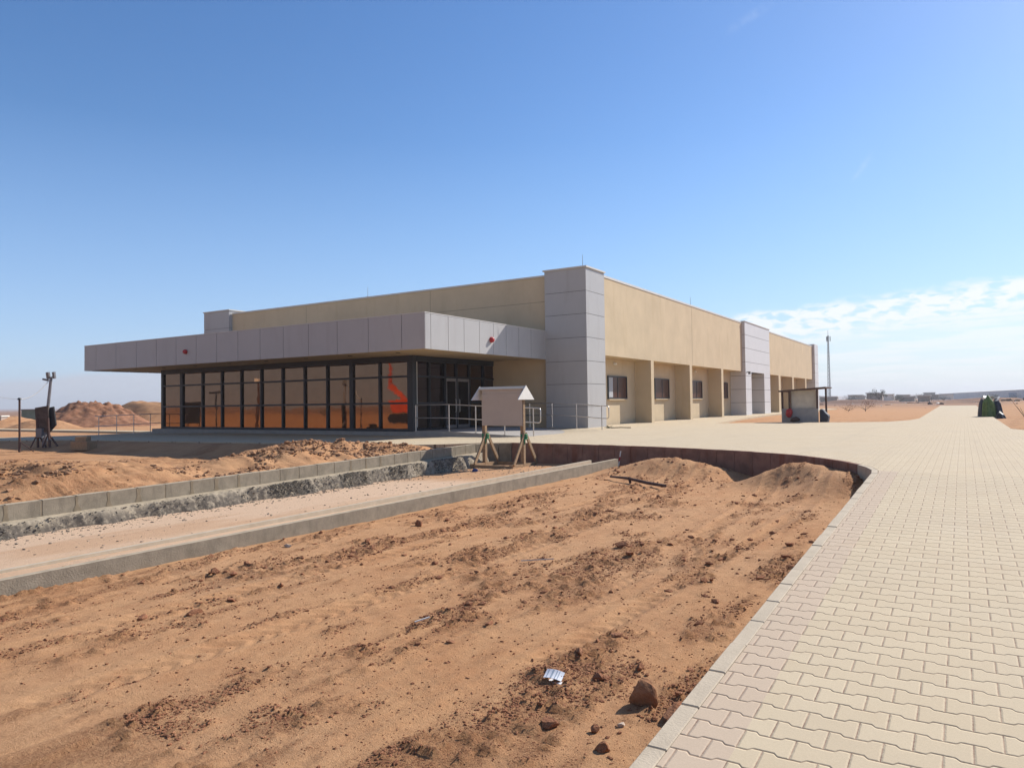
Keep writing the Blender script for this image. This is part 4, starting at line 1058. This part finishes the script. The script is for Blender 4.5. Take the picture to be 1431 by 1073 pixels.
mb.build('antenna', M['lamp_grey'], ma)
mb = MB(); mb.tube([(-47.2, 324.5, Z1), (-47.2, 324.5, Z1 + 2.2)], .07, 5); mb.build('rod', M['pole'], ma)
mb = MB(); mb.box(-50.2, -48.0, 322, 324, 0, 2.4); mb.build('equipment_cabin', M['hut'], ma)

wh = empty('warehouse', (20, 357, 0), 'long low grey blue warehouse on the horizon beyond the far path', 'warehouse')
a0 = Vector((21, 357, 0)); b0 = Vector((-15.5, 640, 0)); d = (b0 - a0).normalized(); n_ = Vector((d.y, -d.x, 0)) * 26
mb = MB(); H = 4.3
q4 = [a0, b0, b0 + n_, a0 + n_]
mb.add([(p.x, p.y, 0) for p in q4] + [(p.x, p.y, H) for p in q4], [(0, 1, 5, 4), (1, 2, 6, 5), (2, 3, 7, 6), (3, 0, 4, 7)]); mb.build('wall', M['shed_blue'], wh)
mb = MB(); e = Vector((0, 0, H)); rr = n_ * .5 + Vector((0, 0, H + .8))
mb.add([a0 + e, b0 + e, b0 + rr, a0 + rr, a0 + n_ + e, b0 + n_ + e], [(0, 1, 2, 3), (3, 2, 5, 4), (0, 3, 4), (1, 5, 2)]); mb.build('roof', M['shed_roof'], wh)
M['door_blue'] = plain('blue door', (.10, .20, .36), .6, .1, 1)
mb = MB(); f1 = a0 + d * 14; f2 = a0 + d * 30; o_ = Vector((d.y, -d.x, 0)) * -.05
mb.add([f1 + o_, f2 + o_, f2 + o_ + Vector((0, 0, 3.2)), f1 + o_ + Vector((0, 0, 3.2))], [(0, 1, 2, 3)]); mb.build('door', M['door_blue'], wh)
w2 = empty('annex_building', (31, 352, 0), 'squat pale building with a greenish roof at the right edge beside the warehouse', 'building')
mb = MB(); mb.box(21.6, 46, 340, 350, 0, 3.6); mb.build('wall', M['hut'], w2)
mb = MB(); mb.prism([(339.4, 3.6), (350.6, 3.6), (345, 5.0)], 'x', 21.2, 46.4); mb.build('roof', M['container'], w2)
bl = empty('flat_roof_house', (-17, 560, 0), 'small grey flat roofed house at the left end of the warehouse', 'house')
mb = MB(); mb.box(-22.5, -16.2, 560, 568, 0, 4.6); mb.build('wall', M['greyblock'], bl)
mb = MB(); mb.box(-23.0, -15.7, 559.5, 568.5, 4.6, 5.0); mb.build('roof', M['lamp_grey'], bl)
mb = MB(); mb.box(-20.6, -18.2, 559.93, 559.99, 2.0, 3.6); mb.build('window', M['frame'], bl)
huts = [(-24, 256, 4.5, 3.6, 'pale hut with bright roof behind the dark tree on the right horizon'), (-44, 300, 6, 2.2, 'low pale hut at the foot of the telecom mast'), (-10.8, 268, 3.4, 2.1, 'little pale hut just left of the warehouse'), (-17.5, 300, 5, 1.9, 'low hut among the scrub between the dark tree and the far path')]
for (x, y_, w, h, lab) in huts:
    t = empty('hut', (x, y_, 0), lab, 'hut')
    mb = MB(); mb.box(x - w / 2, x + w / 2, y_, y_ + 4, 0, h * .85 if h > 3 else h); mb.build('wall', M['hut'], t)
    mb = MB(); z1 = h * .85 if h > 3 else h; mb.prism([(y_ - .3, z1), (y_ + 4.3, z1), (y_ + 4.3, z1 + .12), (y_ - .3, z1 + .3)], 'x', x - w / 2 - .3, x + w / 2 + .3); mb.build('roof', M['white'], t)
for (x, y_, w, h) in ((-38, 330, 5, 2.2), (-31, 380, 7, 2.6), (-26, 420, 6, 2.4), (-22, 360, 4, 2.0), (-13, 400, 6, 2.2), (-8, 450, 7, 2.4), (-46, 400, 7, 2.6), (-33, 300, 3.5, 1.7)):
    t = empty('hut', (x, y_, 0), 'small pale hut among the scrub on the far right horizon', 'hut', 'pale huts along the far right horizon')
    mb = MB(); mb.box(x - w / 2, x + w / 2, y_, y_ + 4, -.2, h + .6); mb.build('wall', M['white'] if int(w) % 2 else M['hut'], t)
    mb = MB(); mb.prism([(y_ - .3, h + .6), (y_ + 4.3, h + .6), (y_ + 4.3, h + .75), (y_ - .3, h + .85)], 'x', x - w / 2 - .3, x + w / 2 + .3); mb.build('roof', M['shed_roof'], t)
def shrub(x, y_, h, w, mat, label, group=None, seed=0):
    r = random.Random(seed); z0 = gz(x, y_); t = empty('desert_tree' if h > 1.6 else 'desert_shrub', (x, y_, z0), label, 'tree' if h > 1.6 else 'shrub', group)
    mb = MB(); tr = h * (.35 if h > 1.6 else .15)
    mb.tube([(x, y_, z0 - .1), (x + .05 * h, y_, z0 + tr)], [.05 * h, .03 * h], 6)
    for k in range(5):
        a = r.uniform(0, 6.28); mb.tube([(x + .05 * h, y_, z0 + tr * .8), (x + w * .35 * math.cos(a), y_ + w * .35 * math.sin(a), z0 + h * r.uniform(.55, .85))], [.025 * h, .008 * h], 4)
    mb.build('trunk', M['bark'], t)
    mb = MB()
    lumps = [(x + w * .38 * r.uniform(-1, 1), y_ + w * .38 * r.uniform(-1, 1), z0 + h * r.uniform(.45, .85), w * r.uniform(.16, .3)) for _ in range(7)]
    for k in range(330):
        c = r.choice(lumps); dv = Vector((r.gauss(0, 1), r.gauss(0, 1), r.gauss(0, .75))).normalized() * c[3] * r.random() ** .4
        p = Vector(c[:3]) + dv; s = h * r.uniform(.03, .065)
        mb.obox(p, (s, s * .6, s * .08), (r.uniform(-1.5, 1.5), r.uniform(-1.5, 1.5), r.uniform(0, 6)))
    mb.build('crown', mat, t)
    return t
shrub(-22.3, 250, 4.6, 5.0, M['leaf'], 'dark bushy tree beside the bright roofed hut on the right horizon', None, 1)
shrub(-9.5, 76.5, .75, 2.6, M['leaf_dry'], 'wide orange brown dry bush behind the shelter, left one of a pair', None, 2)
shrub(-8.1, 77.4, .95, 2.2, M['leaf_dry'], 'taller orange brown dry bush behind the shelter, right one of a pair', None, 3)
gs = 'dark scrub trees along the right horizon'
for i, (x, y_, h, w) in enumerate(((-33, 270, 2.4, 4), (-29, 285, 2.0, 4.5), (-19, 265, 2.4, 3.6), (-15.5, 235, 1.9, 4.5), (-12.5, 280, 2.2, 4), (-9, 250, 1.8, 4), (-37, 310, 2.6, 4.4), (-51, 318, 3.0, 4.6), (-6, 290, 2.2, 5), (-14, 330, 2.8, 5), (6, 240, 1.9, 4.4), (13, 260, 1.8, 5), (9, 300, 2.0, 4), (-27, 240, 1.8, 3.4), (-21, 300, 2.6, 3.8), (-10.5, 320, 2.8, 4.2), (-17, 340, 2.4, 5), (-40, 260, 2.0, 3.6), (-35, 350, 3.2, 5.4), (-4.5, 230, 1.8, 3.2), (16, 230, 1.9, 4.2))):
    shrub(x, y_, h, w, M['leaf'], 'dark low scrub tree on the hazy right horizon', gs, 20 + i)
# low broken ground near the horizon: red banks
heap('earth_bank', -24, 215, 16, 8, 1.1, 'long low red bank in front of the huts on the right', 11, .6)
heap('earth_bank', 5, 205, 14, 7, .9, 'low red bank in front of the warehouse', 13, .6)

clods('scrub_rubble', 900, (-75, 45, 95, 330), (.35, 2.0), 'dark scrub and rubble strewn over the far plain', lambda x, y: ((x < -3.2) | (x > 2)) * sm(fbm(x * .06, y * .03, 4, 601), .42, .6) * ~((x < -10) & (x > -42) & (y < 95)) * ~((x > 10) & (y > 300)), 8, 'scrubby', lambda x, y: ground(x, y)[0] - .1)
clods('pale_rubble', 120, (-60, 40, 110, 300), (.25, .9), 'pale bits of rubble and scrap on the far plain', lambda x, y: ((x < -3.2) | (x > 2)) * 1.0, 9, 'white')
# ------------------------------------------------------------------ what the glass reflects (behind and left of the camera)
ex = empty('excavator', (-41, -3, -.1), 'orange tracked machine with a long raised boom, seen in the glass of the pavilion', 'excavator')
E0 = Vector((-41, -3, -.1))
for s in (-1.1, 1.1):
    mb = MB(); mb.prism([(-1.8, .1), (1.8, .1), (2.1, .5), (1.8, .9), (-1.8, .9), (-2.1, .5)], 'y', -.28 + s, .28 + s); mb.v = [tuple(Vector(v) + E0) for v in mb.v]; mb.build('track', M['black'], ex)
mb = MB(); mb.prism([(-1.9, 1.0), (1.5, 1.0), (1.5, 1.9), (.2, 2.1), (-1.9, 2.0)], 'y', -1.2, 1.2); mb.v = [tuple(Vector(v) + E0) for v in mb.v]; mb.build('body', M['orange'], ex, bevel=.05)
mb = MB(); mb.prism([(.3, 2.0), (1.6, 1.9), (1.6, 2.9), (1.0, 3.2), (.3, 3.2)], 'y', -1.1, -.2); mb.v = [tuple(Vector(v) + E0) for v in mb.v]; mb.build('cab', M['orange'], ex, bevel=.04)
mb = MB(); mb.beam(E0 + Vector((-.3, .4, 1.8)), E0 + Vector((-1.7, 1.1, 3.3)), .32, .42); mb.build('boom', M['orange'], ex)
mb = MB(); mb.beam(E0 + Vector((-1.7, 1.1, 3.2)), E0 + Vector((-1.95, 1.25, 9.0)), .13, .15); mb.build('arm', M['orange'], ex)
mb = MB(); mb.obox(E0 + Vector((-1.7, 1.1, 9.2)), (.9, .5, .5), (0, R(15), 0)); mb.build('bucket', M['orange'], ex)
bd = empty('site_board', (-50, 12.6, 0), 'dark board on short legs mirrored in the left glass panes', 'board')
mb = MB(); mb.box(-51.2, -49.2, 12.55, 12.65, .35, 2.0); mb.build('panel', M['black'], bd)
for x in (-51.0, -49.5):
    mb = MB(); mb.box(x, x + .1, 12.45, 12.54, -.15, .9); mb.build('leg', M['rust'], bd)
tpo = empty('signal_post', (-44.6, 14.4, 0), 'thin post with a cross arm out of the frame at left, mirrored in the glass', 'post')
mb = MB(); mb.tube([(-44.6, 14.4, -.2), (-44.6, 14.4, 2.5)], .05, 6); mb.build('shaft', M['black'], tpo)
mb = MB(); mb.box(-45.3, -43.9, 14.36, 14.44, 2.5, 2.62); mb.build('cross_arm', M['black'], tpo)
lpo = empty('lamp_post', (-41, 13.8, 0), 'timber lamp post out of the frame at left, mirrored in the glass', 'lamp post')
mb = MB(); mb.tube([(-41, 13.8, -.2), (-40.85, 13.8, 3.2)], [.11, .08], 8); mb.build('shaft', M['rust'], lpo)
mb = MB(); mb.box(-41.0, -40.65, 13.65, 13.95, 3.2, 3.5); mb.build('lamp', M['white'], lpo)
for i in range(9):
    a = random.uniform(-90, -25); b_ = random.uniform(-60, -10)
    shrub(a, b_, random.uniform(.8, 1.5), random.uniform(1, 2), M['leaf'], 'scrub bush on the sand behind the camera, seen only in the glass', 'bushes reflected in the glass', 60 + i)

# hills on the horizon
n = 240; th = np.linspace(0, 2 * np.pi, n, endpoint=False)
def ring(r, h): return np.stack([np.cos(th) * r, np.sin(th) * r, h], -1)
hh = 3 + 16 * sm(fbm(np.cos(th) * 4 + 9, np.sin(th) * 4 + 9, 4, 501), .4, .8)
V = np.concatenate([ring(2300, th * 0 - 2), ring(2600, hh), ring(3100, th * 0 - 2)])
F = np.array([[k * n + i, k * n + (i + 1) % n, (k + 1) * n + (i + 1) % n, (k + 1) * n + i] for k in range(2) for i in range(n)])
o = link('hills', np_mesh('hills', V, F), M['spoil']); tag(o, 'low sandy ridge on the far horizon', 'hills', kind='structure')

# ------------------------------------------------------------------ air
hz = MB(); hz.box(-3600, 3600, -3600, 3600, -12, 40)
hm = bpy.data.materials.new('dusty air'); hm.use_nodes = True; hm.node_tree.nodes.clear()
ho_ = hm.node_tree.nodes.new('ShaderNodeOutputMaterial'); hv = hm.node_tree.nodes.new('ShaderNodeVolumePrincipled')
hv.inputs['Color'].default_value = (.86, .88, .93, 1); hv.inputs['Density'].default_value = HAZE; hv.inputs['Anisotropy'].default_value = .2
hm.node_tree.links.new(hv.outputs[0], ho_.inputs['Volume'])
o = hz.build('haze', hm, None); tag(o, 'thin dusty haze over the plain', 'haze', kind='stuff')
# ------------------------------------------------------------------ light
sd = Vector((.324, .721, .613)).normalized()
elev = math.asin(sd.z); az = math.atan2(sd.x, sd.y)
L = bpy.data.lights.new('sun', 'SUN'); L.energy = 4.35; L.angle = R(.5); L.color = (1, .955, .88)
lo = bpy.data.objects.new('sun', L); lo.rotation_euler = sd.to_track_quat('Z', 'Y').to_euler(); lo.location = (0, 0, 30); col.objects.link(lo)
W = bpy.data.worlds.new('World'); scene.world = W; W.use_nodes = True
nt = W.node_tree; nt.nodes.clear(); T = NT(nt)
sky = T.n('TexSky'); sky.sky_type = 'NISHITA'; sky.sun_disc = False; sky.sun_elevation = elev; sky.sun_rotation = az
sky.air_density = 1.0; sky.dust_density = .35; sky.ozone_density = 1.6; sky.altitude = 300
STR = .09
dirv = T.n('TexCoord').outputs['Generated']
sp = T.n('SeparateXYZ', {0: dirv}).outputs
el = T.m('MULTIPLY', T.m('ARCSINE', sp[2]), 57.2958); azd = T.m('MULTIPLY', T.m('ARCTAN2', sp[0], sp[1]), 57.2958)
cv = T.n('CombineXYZ', {0: azd, 1: el, 2: 0.}).outputs[0]
front = T.map(T.m('ABSOLUTE', T.m('SUBTRACT', azd, 24)), 105, 150, 1, 0)   # bluer on the sun's half, opposite half dimmed to tune shade and reflections
blue = T.n('HueSaturation', {'Color': sky.outputs[0], 'Hue': .506, 'Saturation': 1.27, 'Value': 1.14}).outputs[0]
blue = T.mix(T.map(el, 20, -2, .0, .74, False), blue, T.mix(T.map(azd, -75, 20), (2.7, 4.1, 7.2), (2.4, 3.9, 6.1)))
back_sky = T.n('HueSaturation', {'Color': sky.outputs[0], 'Saturation': .62, 'Value': .95}).outputs[0]
back_sky = T.mix(T.map(el, 45, -2, .4, .9, False), back_sky, (1.45, 1.9, 3.1))
skyc = T.mix(front, back_sky, blue)
# right cloud bank
top = T.m('ADD', T.m('MULTIPLY', T.m('ADD', azd, 16.2), .075), 6.6)
top = T.m('MINIMUM', top, 8.3)
top = T.m('ADD', top, T.m('MULTIPLY', T.m('SUBTRACT', T.noise(T.scale(cv, (.35, .8, 1)), 1.0, 3, .5), .5), 1.6))
below = T.m('SUBTRACT', top, el)
inb = T.map(below, -.1, .7)
puff = T.map(T.noise(T.scale(cv, (.55, 1.5, 1)), 1.35, 6, .55, dist=.3), .36, .55)
streak = T.map(T.noise(T.scale(cv, (.16, 1.9, 1)), 1.0, 5, .55, dist=.5), .38, .62)
deep = T.map(below, 1.6, 3.4)
cm = T.m('MULTIPLY', inb, T.mix(deep, T.m('ADD', T.m('MULTIPLY', puff, .85), .05), T.m('ADD', T.m('MULTIPLY', streak, .42), .25)))
rightm = T.m('MULTIPLY', T.map(azd, -30, -17), T.map(azd, 60, 100, 1, 0))
cm = T.m('MULTIPLY', cm, rightm)
streak1 = T.m('MULTIPLY', T.m('MULTIPLY', T.map(T.m('ABSOLUTE', T.m('SUBTRACT', el, T.m('ADD', 5.35, T.m('MULTIPLY', azd, .02)))), .05, .28, 1, 0), T.map(azd, -11, 0)), rightm)
cm = T.m('MAXIMUM', cm, T.m('MULTIPLY', streak1, .75))
# left pale band
ltop = T.m('ADD', T.m('MULTIPLY', T.m('ADD', azd, 67.5), .10), 1.9)
ltop = T.m('ADD', ltop, T.m('MULTIPLY', T.m('SUBTRACT', T.noise(T.scale(cv, (.3, .6, 1)), 1.0, 3, .5), .5), .5))
lm = T.m('MULTIPLY', T.map(T.m('SUBTRACT', ltop, el), -.25, .45), T.map(azd, -45, -30, 1, 0))
lm = T.m('MULTIPLY', lm, .85)
c1 = T.mix(cm, skyc, (7.5, 7.7, 7.8))
c1 = T.mix(lm, c1, (4.5, 4.75, 5.5))
# two faint condensation trails
def trail(c, a0_, e0_, a1_, e1_, wd, st):
    L2 = math.hypot(a1_ - a0_, e1_ - e0_); ux, uy = (a1_ - a0_) / L2, (e1_ - e0_) / L2
    dx = T.m('SUBTRACT', azd, a0_); dy = T.m('SUBTRACT', el, e0_)
    al = T.m('ADD', T.m('MULTIPLY', dx, ux), T.m('MULTIPLY', dy, uy)); ac = T.m('ABSOLUTE', T.m('SUBTRACT', T.m('MULTIPLY', dx, uy), T.m('MULTIPLY', dy, ux)))
    f = T.m('MULTIPLY', T.m('MULTIPLY', T.map(ac, 0, wd, 1, 0), T.map(al, 0, L2 * .4)), T.map(al, L2 * .6, L2, 1, 0))
    f = T.m('MULTIPLY', f, T.m('MULTIPLY', T.map(T.noise(cv, 1.2, 3), .3, .7), st))
    return T.mix(f, c, (8., 8.2, 8.6))
c1 = trail(c1, -15.4, 26.1, -10.9, 27.9, .5, .08)
c1 = trail(c1, -6.6, 14.9, -4.9, 17.3, .35, .12)
bg = T.n('Background', {'Color': c1, 'Strength': STR})
wo = T.n('OutputWorld', {'Surface': bg.outputs[0]})

# ------------------------------------------------------------------ camera
cam = bpy.data.cameras.new('camera'); cam.sensor_width = 36; cam.lens = 36 * 1006 / 1431; cam.clip_end = 20000; cam.clip_start = .05
co = bpy.data.objects.new('camera', cam); col.objects.link(co); scene.camera = co
Rm = np.array(RCAM) if 'RCAM' in globals() else None
f_ = 1006.; cx_, cy_ = 715.5, 536.5
def nn(v): return v / np.linalg.norm(v)
k_ = 19.3 / 1431
Yc = nn(np.array([(1346 - cx_) / f_, (573 - k_ * 1346 - cy_) / f_, 1]))
a_ = np.array([(0 - cx_) / f_, (573 - cy_) / f_, 1]); b_ = np.array([(1431 - cx_) / f_, (573 - 19.3 - cy_) / f_, 1])
upc = nn(np.cross(a_, b_)); upc = -upc if upc[1] > 0 else upc
Yc = nn(Yc - upc * Yc.dot(upc)); Xc = np.cross(Yc, upc)
Rw = np.array([Xc, Yc, upc])          # world = Rw @ cam(x right, y down, z forward)
co.matrix_world = Matrix(((Rw[0, 0], -Rw[0, 1], -Rw[0, 2], 0), (Rw[1, 0], -Rw[1, 1], -Rw[1, 2], 0), (Rw[2, 0], -Rw[2, 1], -Rw[2, 2], 1.55), (0, 0, 0, 1)))

scene.cycles.max_bounces = 7; scene.cycles.glossy_bounces = 3; scene.cycles.transmission_bounces = 2
scene.view_settings.view_transform = 'Standard'; scene.view_settings.look = 'None'; scene.view_settings.gamma = 1; scene.view_settings.exposure = .58
